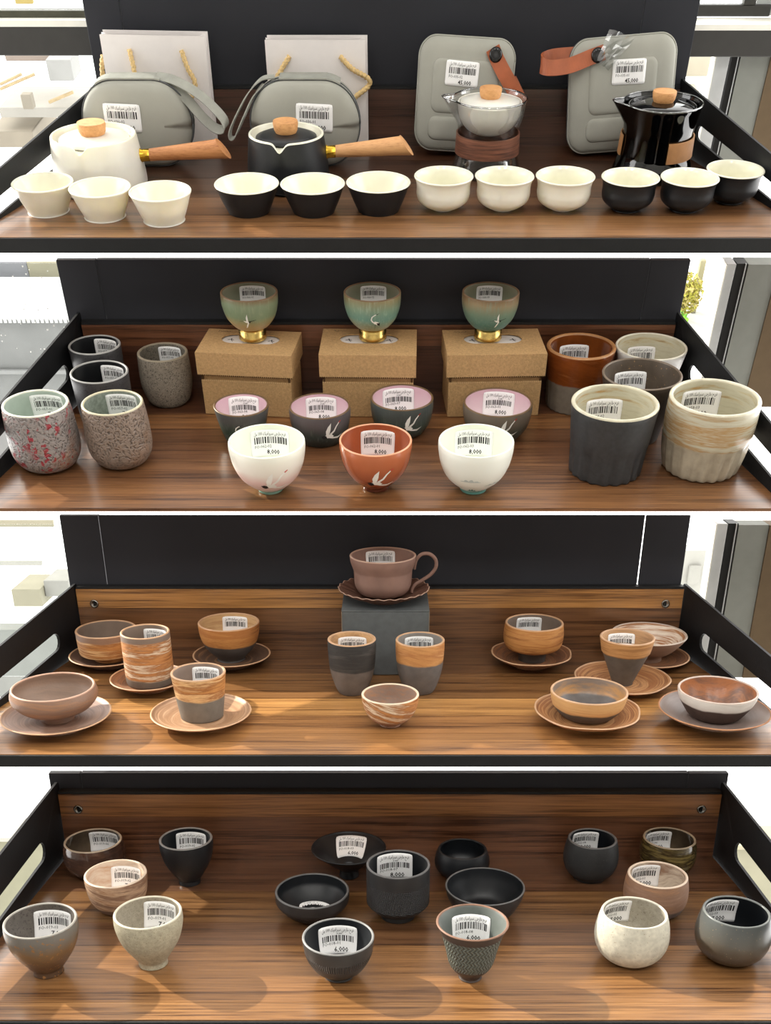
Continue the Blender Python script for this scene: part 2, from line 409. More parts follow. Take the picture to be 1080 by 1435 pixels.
# windows beside the trays: frames, rubber gaskets, panes and the wall returns, standing just behind each tray
M_FRAME = plain('window_frame_grey', (178, 180, 180), .45, .4, var=.02)
M_TRANS = plain('transom_paint', (60, 59, 57), .5, .3, var=.03)
M_GASKET = plain('rubber_gasket', (20, 20, 20), .5, .3)
M_RETURN = plain('grey_wall_return', (128, 130, 124), .7, .2, var=.02)
M_BROWN = plain('brown_wall', (100, 84, 64), .7, .2, var=.03)
M_LEDGE = plain('white_ledge', (236, 234, 224), .5, .3, var=.01)
M_DUST = plain('dust', (236, 236, 232), .8, .2)
def window(i, T, yb):
    r = bpy.data.objects.new('window_%d' % i, None); COL.objects.link(r); r.matrix_world = T.M; r['kind'] = 'structure'; return r
def side_window(i, T, gx, fr, gk, ret, br, h0, h1, pane_h):
    r = window(i, T, .06)
    struct('frame', fr[0], fr[1], .062, .09, h0, h1, M_FRAME, None, r, .0008); struct('frame_lip', fr[0] - .0022, fr[0] - .0008, .058, .075, h0, h1, M_LEDGE, None, r)
    struct('gasket', gk[0], gk[1], .064, .09, h0, h1, M_GASKET, None, r); struct('gasket', gk[1] - .0034, gk[1] - .0022, .062, .066, h0, h1, M_FRAME, None, r)
    struct('pane', gx, fr[0] - .003, .070, .0715, h0, pane_h, M_PANE, None, r)
    return r
side_window(1, P1, .385, (.4335, .4520), (.4550, .4662), None, None, -.05, .0890, .0890)
struct('wall_return', .4664, .5060, .062, .12, -.05, .0890, M_RETURN, P1)
struct('trim_1', .5064, .5600, .060, .12, -.05, .0890, M_BROWN, P1)
struct('trim_2', .3850, .6000, .045, .075, .0892, .1172, M_TRANS, P1, None, .001)
struct('trim_3', .3850, .6000, .045, .085, .1174, .1235, M_LEDGE, P1)
w1 = window(2, P1, .06)
struct('frame', .3850, .5000, .088, .10, .1236, .1360, M_TRANS, None, w1, .001); struct('frame', .4620, .4780, .086, .10, .1362, .22, M_TRANS, None, w1, .001); struct('pane', .3850, .4620, .092, .0935, .1362, .22, M_PANE, None, w1)
struct('pane', .4800, .60, .092, .0935, .1240, .22, plain('frosted_glass', (176, 180, 180), .4, .5), None, w1)
v, f, _ = lathe([(0, 0), (.0062, 0), (.0062, .012), (.0045, .014), (.0045, .020), (0, .020)], 20, c0=False)
mesh_obj('latch', [(a + .392, b + .080, c + .1245) for a, b, c in v], f, M_TRANS, w1)
struct('trim_4', -.6200, -.3860, .045, .075, .0905, .1210, M_TRANS, P1, None, .001)
struct('trim_5', -.6200, -.3860, .045, .085, .1212, .1278, M_LEDGE, P1)
struct('trim_6', -.6200, -.3860, .060, .075, .1280, .1350, plain('olive_frame', (78, 77, 66), .5, .3), P1)
w3 = window(3, P1, .06); struct('pane', -.62, -.386, .066, .0675, -.02, .0903, M_PANE, None, w3); struct('pane', -.62, -.386, .066, .0675, .1352, .2, M_PANE, None, w3)
side_window(4, P2, .40, (.4455, .4574), (.4592, .4728), None, None, -.05, .1330, .1330)
struct('wall_return', .4730, .5110, .062, .09, -.05, .1325, M_RETURN, P2)
struct('trim_7', .5114, .5560, .060, .09, -.05, .1325, M_BROWN, P2)
w5 = window(5, P2, .06); struct('pane', -.60, -.398, .066, .0675, -.05, .1325, M_PANE, None, w5)
g = G()
for k in range(70):
    x, z, q = rnd.uniform(-.56, -.40), rnd.uniform(.02, .13), rnd.uniform(.00035, .0009); g.box(x - q, x + q, .0652, .0658, z - q, z + q)
o = g.obj('dust_specks', M_DUST, w5); o['kind'] = 'stuff'
side_window(6, P3, .385, (.4264, .4402), (.4417, .4542), None, None, -.06, .1455, .1455)
struct('wall_return', .4544, .4925, .062, .09, -.06, .1440, M_RETURN, P3)
struct('trim_8', .4929, .5300, .060, .09, -.06, .1440, M_BROWN, P3)
w7 = window(7, P3, .06); struct('pane', -.60, -.390, .066, .0675, -.06, .1440, M_PANE, None, w7)

# outside, a few metres beyond the glass and lower down
def far(name, label, cat, T, boxes, cols, group='buildings outside the windows'):
    r = root(name, T, 0, 0, 0, label, cat, group)
    for i, (pn, x0, x1, y0, y1, h0, h1) in enumerate(boxes): G().box(x0, x1, y0, y1, h0, h1, 0, .004).obj(pn, plain('far_%d_%d_%d' % cols[i], tuple(q * .70 for q in cols[i]), .8, .2, var=.03, scale=12), r)
    return r
far('rooftop', 'bleached rooftop with a pale plant box, outside the left window of the top tray', 'building', P1,
    [('plant_box', -1.281, -1.187, 3, 3.14, -.606, -.540), ('parapet', -1.56, -1.390, 3, 3.4, -.8225, -.768), ('coping', -1.46, -1.286, 3.1, 3.2, -.566, -.545), ('roof_edge', -1.50, -1.19, 3, 3.3, -.722, -.690), ('vent', -1.375, -1.335, 2.9, 2.94, -.672, -.625)],
    [(190, 188, 184), (178, 166, 148), (184, 166, 154), (196, 190, 180), (170, 160, 144)])
for (xa, za, xb, zb) in ((-1.4755, -.631, -1.332, -.584), (-1.471, -.6155, -1.3805, -.5835), (-1.30, -.672, -1.20, -.640)):
    v, f = tube([(xa, 3, za), (xb, 3, zb)], .0055, 6); o = mesh_obj('roof_beam', v, f, plain('far_beam', (150, 132, 102), .8, .2), bpy.data.objects['rooftop'], False)
far('yellow_sign', 'small yellow patch on a roof seen above the left transom', 'sign', P1, [('board', -1.346, -1.282, 3, 3.02, -.3775, -.30)], [(196, 172, 104)])
far('brick_house', 'beige house front outside the right window of the top tray', 'building', P1,
    [('wall', 1.05, 1.9, 3, 3.2, -.592, -.50), ('yard_wall', 1.08, 1.16, 2.9, 3.0, -.70, -.612), ('post', 1.19, 1.215, 2.9, 2.93, -.70, -.62)], [(232, 220, 196), (236, 226, 204), (244, 238, 222)])
far('flat_roof', 'white flat roof with a scalloped eave above a grey wall, left of the second tray', 'building', P2,
    [('grey_wall', -1.95, -1.18, 3.02, 3.5, -1.62, -.974), ('roof_sheet', -1.95, -1.18, 3, 3.5, -.972, -.962), ('far_block', -2.05, -1.609, 3.6, 3.62, -1.10, -.932), ('far_gable', -1.609, -1.41, 3.6, 3.62, -1.10, -.932), ('ledge', -1.95, -1.20, 3.0, 3.02, -1.190, -1.172)],
    [(150, 150, 148), (240, 240, 238), (176, 177, 182), (206, 200, 172), (166, 166, 164)])
fr = bpy.data.objects['flat_roof']; g = G()
for k in range(40): g.box(-1.94 + k * .019, -1.94 + k * .019 + .012, 2.994, 3.0, -.978, -.963)
o = g.obj('eave_scallops', plain('far_240_240_238', (240, 240, 238)), fr); o['kind'] = 'stuff'
def shrub(label, T, c, rad, cols, n):
    r = root('shrub', T, c[0], c[1], c[2], label, 'shrub', 'greenery outside'); rr = random.Random(n)
    for nm, col, k0 in (('foliage', cols[0], n), ('foliage', cols[1], n // 2)):
        g = G()
        for k in range(k0):
            d = VV((rr.gauss(0, .5), rr.gauss(0, .5), rr.gauss(0, .5))); d = d.normalized() * min(1, d.length); p = VV((d.x * rad[0], d.y * rad[1], d.z * rad[2]))
            a = VV((rr.uniform(-1, 1), rr.uniform(-1, 1), rr.uniform(-1, 1))).normalized() * .011; b = VV((rr.uniform(-1, 1), rr.uniform(-1, 1), rr.uniform(-1, 1))).normalized() * .006
            g.add([p - a, p + b, p + a, p - b], [(0, 1, 2, 3)])
        o = g.obj(nm, plain('leaf_%d_%d_%d' % col, col, .6, .3, var=.15), r); o['kind'] = 'stuff'
    v, f = tube([(0, 0, -rad[2]), (.005, 0, 0), (0, 0, rad[2] * .7)], .006, 6); mesh_obj('stem', v, f, plain('far_stem', (110, 92, 66)), r)
VV = Vector
shrub('yellow-green tree outside the right window of the second tray', P2, (1.215, 3.02, -.875), (.080, .05, .080), ((158, 152, 60), (176, 160, 96)), 700)
shrub('bright green bush below the yellow-green tree', P2, (1.160, 2.86, -.922), (.050, .035, .034), ((112, 170, 40), (140, 176, 90)), 420)
far('white_gatepost', 'white gatepost and step right of the yellow-green tree', 'post', P2, [('post', 1.282, 1.306, 3.09, 3.12, -.9735, -.772), ('step', 1.08, 1.9, 2.80, 3.2, -1.01, -.974)], [(206, 196, 156), (228, 226, 218)])
far('terrace_roof', 'washed-out terrace and low box roofs, left of the third tray', 'building', P3,
    [('beam', -1.62, -1.372, 3, 3.02, -.505, -.476), ('roof_box', -1.597, -1.472, 3, 3.25, -.842, -.766), ('roof_box', -1.47, -1.362, 3.05, 3.25, -.812, -.742), ('low_wall', -1.80, -1.40, 3, 3.1, -1.26, -.945), ('kerb', -1.64, -1.44, 2.98, 3.0, -.66, -.640)],
    [(178, 172, 148), (176, 170, 146), (180, 178, 170), (160, 162, 156), (196, 194, 184)])
far('pale_house', 'very pale house front outside the right window of the third tray', 'building', P3, [('wall', 1.23, 1.40, 3, 3.1, -.82, -.60), ('window_bay', 1.29, 1.34, 2.98, 3.0, -.74, -.66)], [(214, 210, 200), (200, 196, 186)])
far('garden_wall', 'beige low wall beyond the left rail of the lowest tray', 'wall', P4, [('wall', -2.2, -1.5, 3, 3.2, -1.90, -1.452), ('coping', -2.2, -1.5, 2.98, 3.2, -1.450, -1.430)], [(160, 158, 132), (200, 198, 186)], None)
far('side_wall', 'beige low wall beyond the right rail of the lowest tray', 'wall', P4, [('wall', 1.5, 2.1, 3, 3.2, -1.95, -1.492), ('coping', 1.5, 2.1, 2.98, 3.2, -1.490, -1.470)], [(172, 168, 142), (196, 190, 160)], None)

build_tray(P1, 'P1', 'topmost tray of dark walnut planks carrying the kettles and glass pots', False)
build_tray(P2, 'P2', 'second tray from the top, planked walnut under the kraft boxes', False)
build_tray(P3, 'P3', 'third tray from the top, warm walnut planks under the cups with saucers', True)
build_tray(P4, 'P4', 'lowest tray, walnut planks with a mostly black cup group in the middle', True)
build_panel(P1, 'black panel behind the white gift bags, the highest of four', .30, (-.391, .3855), (-.345, .316))
build_panel(P2, 'black panel behind the green cups on kraft boxes', .1530, (-.396, .384), (-.347, .335))
build_panel(P3, 'black panel behind the brown handled teacup', .1665, (-.388, .3765), (-.341, .322), light_seam=True)
build_panel(P4, 'low black panel strip above the lowest tray with black bowls', .1005, (-.3895, .3865), (-.353, .341))

# ---------------------------------------------------------------- writing: price stickers
TXT = {}
def text2d(s, size, bold=False):
    """outline of a text as flat triangles, left end at 0, baseline at 0"""
    k = (s, bold)
    if k not in TXT:
        cu = bpy.data.curves.new('writing', 'FONT'); cu.body = s; cu.size = 1; cu.resolution_u = 1
        if bold: cu.offset = .018
        o = bpy.data.objects.new('writing', cu); me = o.to_mesh()
        TXT[k] = ([(v.co.x, v.co.y) for v in me.vertices], [tuple(p.vertices) for p in me.polygons])
        o.to_mesh_clear(); bpy.data.objects.remove(o); bpy.data.curves.remove(cu)
    v, f = TXT[k]; return [(x * size, y * size) for x, y in v], f
AR1 = '\ufedd\ufee3 100 \ufedA\ufef4\ufee3\u0627\ufeae\ufef4\ufeb3 \ufef2\ufe9f\u0631\u0627\ufea7 \ufea1\ufeaa\ufed7'
AR2 = '\ufea9\ufeaa\ufecb'
def ink2d(W, H, code, price, seed, line2):
    """everything printed on one sticker, in metres, origin bottom left"""
    V = []; Fc = []
    def put(s, size, x, y, bold=False, right=None, fit=None):
        v, f = text2d(s, size, bold)
        if not v: return
        x1 = max(p[0] for p in v); k = 1
        if fit and x1 > 0: k = fit / x1; x1 = fit
        dx = x if right is None else right - x1
        b = len(V); V.extend((p[0] * k + dx, p[1] + y) for p in v); Fc.extend(tuple(i + b for i in q) for q in f)
    u = H / 24
    put(AR1, 4.6 * u, .10 * W, 19 * u, fit=.80 * W)
    if line2: put(AR2, 3.4 * u, .46 * W, 16.3 * u)
    r = random.Random(seed); x = .10 * W; y0, y1 = (11.5, 17.5) if not line2 else (10.6, 15.6)
    while x < .90 * W:
        wd = r.choice((.012, .018, .026, .034)) * W; b = len(V)
        V.extend([(x, y0 * u), (x + wd, y0 * u), (x + wd, y1 * u), (x, y1 * u)]); Fc.append((b, b + 1, b + 2, b + 3)); x += wd + r.choice((.012, .02, .03)) * W
    if code: put(code, 3.7 * u, .10 * W, 7.6 * u)
    if price: put(price, 5.6 * u, .40 * W, 1.9 * u, True)
    return V, Fc
def sticker(parent, W, H, fmap, code='', price='', seed=1, line2=False, corner=.0022):
    """fmap(u, v, off) -> point; u across from -W/2, v up from 0, off towards the viewer"""
    nu, nv = 12, 8; V = []; Fc = []
    for off in (.00018, .00038):
        for j in range(nv + 1):
            for i in range(nu + 1):
                u = -W / 2 + W * i / nu; v = H * j / nv
                # rounded corners: pull the corner points in
                du = max(0, abs(u) - (W / 2 - corner)); dv = max(0, abs(v - H / 2) - (H / 2 - corner))
                if du > 0 and dv > 0:
                    d = math.hypot(du, dv)
                    if d > corner: k = corner / d; u -= math.copysign(du * (1 - k), u); v -= math.copysign(dv * (1 - k), v - H / 2)
                V.append(fmap(u, v, off))
    n_ = (nu + 1) * (nv + 1)
    for j in range(nv):
        for i in range(nu):
            a = j * (nu + 1) + i; Fc.append((n_ + a, n_ + a + 1, n_ + a + nu + 2, n_ + a + nu + 1)); Fc.append((a, a + nu + 1, a + nu + 2, a + 1))
    rim = [i for i in range(nu)] + [j * (nu + 1) + nu for j in range(nv)] + [nv * (nu + 1) + i for i in range(nu, 0, -1)] + [j * (nu + 1) for j in range(nv, 0, -1)]
    for i in range(len(rim)): a, b = rim[i], rim[(i + 1) % len(rim)]; Fc.append((a, b, b + n_, a + n_))
    st = mesh_obj('price_sticker', V, Fc, M_TAG, parent, True)
    iv, fc = ink2d(W, H, code, price, seed, line2)
    mesh_obj('print', [fmap(x - W / 2, y, .00055) for x, y in iv], fc, M_INK, st, False)
    return st
def inner_map(prof, th0=90, s0=.003, H=.024, roll=0):
    """sticker stuck on the inside wall; prof: inner (r, z) from the rim down; s0 = how far below the rim its top edge lies"""
    S = [0]
    for a, b in zip(prof, prof[1:]): S.append(S[-1] + math.hypot(b[0] - a[0], b[1] - a[1]))
    def at(s):
        s = max(0, min(S[-1] - 1e-6, s))
        for i in range(len(S) - 1):
            if S[i] <= s <= S[i + 1] and S[i + 1] > S[i]:
                t = (s - S[i]) / (S[i + 1] - S[i]); a, b = prof[i], prof[i + 1]
                dr, dz = b[0] - a[0], b[1] - a[1]; L = math.hypot(dr, dz)
                nr, nz = (dz / L, -dr / L)           # normal
                if nr > 0: nr, nz = -nr, -nz
                return a[0] + dr * t, a[1] + dz * t, nr, nz
        return prof[-1][0], prof[-1][1], -1, 0
    rm = max(.008, at(s0 + H / 2)[0]); cr, sr = cos(math.radians(roll)), sin(math.radians(roll))
    def m(u, v, off):
        vc = v - H / 2; u2 = u * cr - vc * sr; v2 = u * sr + vc * cr + H / 2
        r, z, nr, nz = at(s0 + H - v2); th = math.radians(th0) - u2 / max(.010, .85 * r + .15 * rm)
        r2 = r + nr * off; return (r2 * cos(th), r2 * sin(th), z + nz * off)
    return m
def flat_map(c, ex, ey, n):
    c, ex, ey, n = Vector(c), Vector(ex).normalized(), Vector(ey).normalized(), Vector(n).normalized()
    return lambda u, v, off: c + ex * u + ey * v + n * off

# ---------------------------------------------------------------- painted cranes and hills on the outside of bowls
def outer_map(prof, th0, zc):
    def rad(z):
        for a, b in zip(prof, prof[1:]):
            if min(a[1], b[1]) <= z <= max(a[1], b[1]) and b[1] != a[1]: return a[0] + (b[0] - a[0]) * (z - a[1]) / (b[1] - a[1])
        return prof[-1][0]
    def m(u, v, off=.0003):
        z = max(.0005, zc + v); r = rad(z) + off; th = math.radians(th0) + u / max(.006, rad(zc)); return (r * cos(th), r * sin(th), z)
    return m
def decal(name, polys, fm, mat, parent, off):
    bm = bmesh.new()
    for p in polys:
        vs = [bm.verts.new((x, y, 0)) for x, y in p]
        try: bm.faces.new(vs)
        except ValueError: pass
    bmesh.ops.triangulate(bm, faces=bm.faces[:])
    for _ in range(2):
        lng = [e for e in bm.edges if e.calc_length() > .0035]
        if not lng: break
        bmesh.ops.subdivide_edges(bm, edges=lng, cuts=1)
    bmesh.ops.triangulate(bm, faces=bm.faces[:]); bm.verts.index_update()
    o = mesh_obj(name, [fm(v.co.x, v.co.y, off) for v in bm.verts], [[v.index for v in f.verts] for f in bm.faces], mat, parent, False); bm.free(); return o
def stroke(pts, w0, w1):
    n_ = len(pts); L = []; R = []
    for i in range(n_):
        a, b = pts[max(0, i - 1)], pts[min(n_ - 1, i + 1)]; dx, dy = b[0] - a[0], b[1] - a[1]; l = math.hypot(dx, dy) or 1
        w_ = w0 + (w1 - w0) * i / (n_ - 1); L.append((pts[i][0] - dy / l * w_, pts[i][1] + dx / l * w_)); R.append((pts[i][0] + dy / l * w_, pts[i][1] - dx / l * w_))
    return [[L[i], R[i], R[i + 1], L[i + 1]] for i in range(n_ - 1)]
def crane(parent, prof, th0, zc, s, kind='fly'):
    """s: size in metres of one unit"""
    fm = outer_map(prof, th0, zc); S = lambda P: [(x * s, y * s) for x, y in P]
    if kind == 'stand':
        white = [S([(-.25, .0), (.05, .1), (.4, -.05), (.3, -.35), (-.05, -.2)])] + stroke(S([(-.2, .0), (-.38, .25), (-.3, .55), (-.05, .75), (.1, .8)]), .07 * s, .035 * s)
        black = [S([(.15, -.1), (.5, -.1), (.55, -.45), (.3, -.35)])] + stroke(S([(.05, -.2), (.02, -.9)]), .02 * s, .015 * s) + stroke(S([(.1, .8), (.4, .95)]), .03 * s, .01 * s)
    elif kind == 'small':
        white = [S([(-.1, .1), (.12, .05), (.05, 1.0), (-.12, .55)]), S([(-.5, .15), (-.1, .1), (.3, -.02), (.2, -.2), (-.2, -.1)]), S([(.1, -.05), (.2, -.2), (-.05, -.8), (-.3, -.95), (-.1, -.45)])]
        black = stroke(S([(.2, .05), (.6, .12), (1.1, .25)]), .05 * s, .02 * s) + [S([(.2, .08), (.45, .1), (.4, -.1), (.2, -.15)])] + stroke(S([(-.5, .12), (-1.0, .05)]), .02 * s, .01 * s)
    else:
        white = [S([(-.35, .05), (-.1, .2), (.3, .15), (.55, -.05), (.3, -.2), (-.2, -.2)]), S([(-.2, .1), (.1, .2), (.2, .6), (.25, 1.25), (-.05, .9), (-.22, .5)]),
                 S([(.3, .05), (.5, -.15), (1.0, -.2), (1.5, -.05), (1.0, -.4), (.4, -.3), (.1, -.2)])] + stroke(S([(.2, .15), (.55, .45), (.75, .85), (1.05, 1.2)]), .1 * s, .04 * s)
        black = [S([(-.45, .1), (-.2, .05), (-.1, -.2), (-.35, -.3), (-.6, -.15)]), S([(-.65, .05), (-.4, .05), (-.45, -.3)])]
    c = decal('crane_painting', white, fm, M_CRANEW, parent, .0003)
    decal('crane_tail', black, fm, M_CRANEB, c, .00045)
    if kind == 'fly': decal('crane_crown', stroke(S([(1.0, 1.15), (1.2, 1.3)]), .05 * s, .03 * s), fm, M_CRANER, c, .00045)
    return c

# ---------------------------------------------------------------- vessels
SHAPES = dict(
    wide=[(.60, 0), (.66, .05), (.80, .42), (.92, .80), (1, 1)],
    flared=[(.39, 0), (.40, .05), (.58, .09), (.83, .27), (.905, .48), (.905, .70), (.935, .88), (1, 1)],
    cyl=[(.72, 0), (.85, .05), (.94, .3), (1, 1)],
    egg=[(.68, 0), (.88, .10), (1.02, .36), (1.04, .62), (1, 1)],
    yunomi=[(.54, 0), (.84, .055), (1.04, .22), (1.085, .45), (1.05, .8), (1, 1)],
    taper=[(.62, 0), (.70, .08), (.88, .55), (1, 1)],
    bowl=[(.62, 0), (.72, .05), (.92, .36), (1.0, .75), (1, 1)],
    tulip=[(.33, 0), (.335, .06), (.46, .11), (.76, .32), (.93, .58), (1, .86), (1, 1)],
    gold=[(.45, .25), (.62, .30), (.86, .49), (.985, .75), (1, 1)],
    bucket=[(.80, 0), (.86, .025), (.91, .4), (1, 1)],
    cone2=[(.62, 0), (.68, .03), (.78, .35), (1, 1)],
    mug=[(.76, 0), (.88, .06), (.97, .35), (1.01, .7), (1, 1)],
    widecyl=[(.50, 0), (.53, .16), (.90, .24), (.97, .4), (1, 1)],
    straight=[(.93, 0), (.99, .07), (1.0, .5), (1, 1)],
    soup=[(.45, 0), (.46, .07), (.80, .36), (.96, .68), (1, 1)],
    low=[(.40, 0), (.37, .10), (.40, .16), (.78, .34), (1.0, .60), (1.045, .80), (1, 1)],
    tumbler=[(.75, 0), (.79, .03), (.90, .5), (1, 1)],
    beaker=[(.56, 0), (.72, .12), (.92, .42), (.995, .78), (1, 1)],
    footbowl=[(.36, 0), (.36, .07), (.70, .25), (.93, .60), (1, 1)],
    waisted=[(.46, 0), (.52, .24), (.72, .30), (.96, .40), (1.04, .66), (1, 1)],
    shallow=[(.39, 0), (.42, .18), (.66, .40), (.9, .78), (1, 1)],
    conic=[(.37, 0), (.41, .06), (.86, .69), (.90, .72), (1, 1)],
    open=[(.60, 0), (.72, .14), (.93, .52), (1, 1)],
    open2=[(.56, 0), (.70, .16), (.93, .66), (1, 1)],
    round=[(.46, 0), (.72, .055), (.95, .18), (1.09, .35), (1.135, .52), (1.115, .70), (1.065, .86), (1, 1)],
    round2=[(.53, 0), (.78, .065), (.96, .19), (1.06, .38), (1.085, .57), (1.06, .80), (1, 1)],
    goblet=[(.40, 0), (.405, .10), (.54, .19), (.86, .50), (1.0, .80), (1, 1)],
    cone=[(.26, 0), (.265, .26), (.42, .42), (1, 1)],
    dome=[(.45, 0), (.72, .22), (.96, .58), (1, .82), (1, 1)],
    ringed=[(.54, 0), (.56, .10), (.80, .17), (.98, .30), (1.0, .36), (1, 1)],
    bell=[(.30, 0), (.32, .06), (.60, .26), (.74, .58), (.87, .84), (1, 1)],
    dish=[(.50, 0), (.50, .22), (.62, .30), (.86, .66), (1, 1)],
)
def profile(shape, R, H, rb=None, wall=.0028, floor=.10, n=6):
    c = SHAPES[shape]; k = 1
    ctrl = [(r * R, z * H) for r, z in c]
    if rb: ctrl[0] = (rb, ctrl[0][1]); 
    if rb and shape in ('tulip', 'flared', 'goblet', 'footbowl', 'soup'): ctrl[1] = (rb * 1.01, ctrl[1][1])
    out = [(a, max(b, ctrl[0][1])) for a, b in crom(ctrl, n)]; z0 = ctrl[0][1]; fl = z0 + max(.0025, floor * H)
    inn = []
    for i in range(len(out) - 1, -1, -1):
        r, z = out[i]
        a, b = out[max(0, i - 1)], out[min(len(out) - 1, i + 1)]; dr, dz = b[0] - a[0], b[1] - a[1]; L = math.hypot(dr, dz) or 1
        q = (r - wall * dz / L, z + wall * dr / L * (.7 if i < len(out) - 1 else 0))
        if q[1] > fl and q[0] > .002 and (not inn or q[0] <= inn[-1][0] + .0015): inn.append(q)
    inn[0] = (out[-1][0] - wall, out[-1][1])
    last = inn[-1]; inn += [(last[0] * .86, fl + (last[1] - fl) * .35), (last[0] * .6, fl + .0002), (last[0] * .3, fl)]
    return out, inn
def body(name, parent, out, inn, mo, mi=None, mr=None, wall=.0028, mod=None, seg=64):
    """outer wall, rounded lip, inner wall in one closed mesh with up to three glazes"""
    rim = out[-1]; a, b = out[-1], inn[0]; mid = (a[0] + b[0]) / 2; rr = (a[0] - b[0]) / 2
    lip = [(mid + rr * cos(t), a[1] + rr * .9 * sin(t)) for t in (.5, 1.05, 1.6, 2.1, 2.65)]
    P = list(out) + lip + list(inn); no = len(out)
    idx = [0] * (no - 1) + [2] * (len(lip) + 1) + [1] * (len(inn) + 2)
    idx = idx[:len(P) - 1]
    v, f, fm = lathe(P, seg, mod, mi=idx)
    mats = [mo, mi or mo, mr or mi or mo]
    return mesh_obj(name, v, f, mats, parent, True, fm)
def vessel(name, T, x, y, h, R, H, rb, shape, label, cat, mo, mi=None, mr=None, group=None, wall=.0028, tag=None, mod=None, rz=0, floor=.10, partname='body'):
    r = root(name, T, x, y, h, label, cat, group, rz)
    out, inn = profile(shape, R, H, rb, wall, floor)
    body(partname, r, out, inn, mo, mi, mr, wall, mod)
    if tag:
        t = dict(W=.032, H=.023, th=90, s0=.003, code='', price='', line2=False, roll=0); t.update(tag)
        sticker(r, t['W'], t['H'], inner_map(inn, t['th'], t['s0'], t['H'], t['roll']), t['code'], t['price'], seed=hash_(label), line2=t['line2'])
    return r, out, inn
def hash_(s):
    a = 7
    for ch in s: a = (a * 31 + ord(ch)) % 1000003
    return a

# ================================================================ TOP TRAY
def rope(name, pts, parent, r=.0028):
    v, f = tube(crom(pts, 14), r, 12, 420, 3); return mesh_obj(name, v, f, M_ROPE, parent, True)
def gift_bag(x, y, wd, ht, dp, label, front, back, rz, roll):
    r = root('gift_bag', P1, x, y, .0042 if roll else .0006, label, 'gift bag', 'white paper gift bags', rz, Matrix.Rotation(math.radians(roll), 4, 'Y'))
    a = wd / 2; t = .0006
    G().box(-a, a, -dp / 2 - t, -dp / 2, 0, ht).obj('front_panel', M_PAPER, r)
    G().box(-a + .002, a + .0025, dp / 2, dp / 2 + t, 0, ht + .0025).obj('back_panel', M_PAPER, r)
    for s in (-1, 1):
        g = G(); x0, x1 = s * a, s * (a - .006)
        g.add([(x0, -dp / 2, 0), (x1, 0, 0), (x0, dp / 2, 0), (x0, -dp / 2, ht), (x1, 0, ht), (x0, dp / 2, ht), (x0 - s * t, -dp / 2, 0), (x1 - s * t, 0, 0), (x0 - s * t, dp / 2, 0), (x0 - s * t, -dp / 2, ht), (x1 - s * t, 0, ht), (x0 - s * t, dp / 2, ht)],
              [(0, 1, 4, 3), (1, 2, 5, 4), (6, 9, 10, 7), (7, 10, 11, 8), (3, 4, 10, 9), (4, 5, 11, 10)]); g.obj('side_gusset', M_PAPER, r)
    G().box(-a, a, -dp / 2, dp / 2, 0, .0008).obj('bottom_panel', M_PAPER, r)
    for nm, L in (('rope_handle', front), ('rope_handle', back)):
        if L: rope(nm, [(p[0], p[1], p[2] - .005) for p in L], r)
    return r
gift_bag(-.3055, -.012, .1320, .1205, .012, 'white paper gift bag behind the white kettle, rope handles hanging to its right', [(-.031, -.007, .111), (-.028, -.012, .096), (-.024, -.015, .078), (.006, -.017, .056), (.040, -.017, .062), (.049, -.015, .078), (.041, -.012, .094), (.035, -.007, .111)],
         [(-.067, .0, .103), (-.0705, -.001, .092), (-.0715, -.001, .078), (-.0695, .002, .064)], 0, .8)
gift_bag(-.099, -.012, .127, .1195, .012, 'white paper gift bag behind the black kettle, one rope handle past its edge', [(-.033, -.007, .108), (-.045, -.012, .094), (-.056, -.015, .078), (-.058, -.017, .055), (-.03, -.017, .042), (.02, -.017, .05), (.055, -.015, .07), (.0675, -.010, .078), (.066, -.012, .086), (.046, -.012, .096), (.031, -.007, .108)], None, 0, 0)

def rrect(hw, hh, rad, n=9):
    rad = min(rad, hw, hh); P = []
    for cx, cz, a0 in ((hw - rad, hh - rad, 0), (-hw + rad, hh - rad, 90), (-hw + rad, -hh + rad, 180), (hw - rad, -hh + rad, 270)):
        for k in range(n): a = math.radians(a0 + 90 * k / (n - 1)); P.append((cx + rad * cos(a), cz + rad * sin(a)))
    return P
def pad(hw, hh, rad, layers, zc, n=9):
    """padded shell; layers = (inset, y) from front to back"""
    g = G(); V = []; k = None
    for d, y in layers:
        L = rrect(hw - d, hh - d, max(.004, rad - d), n); k = len(L); V += [(x, y, z + zc) for x, z in L]
    F = []
    for i in range(len(layers) - 1):
        for j in range(k): j2 = (j + 1) % k; F.append((i * k + j, i * k + j2, (i + 1) * k + j2, (i + 1) * k + j))
    F.append(tuple(reversed(range(k)))); F.append(tuple(range((len(layers) - 1) * k, len(layers) * k)))
    return V, F
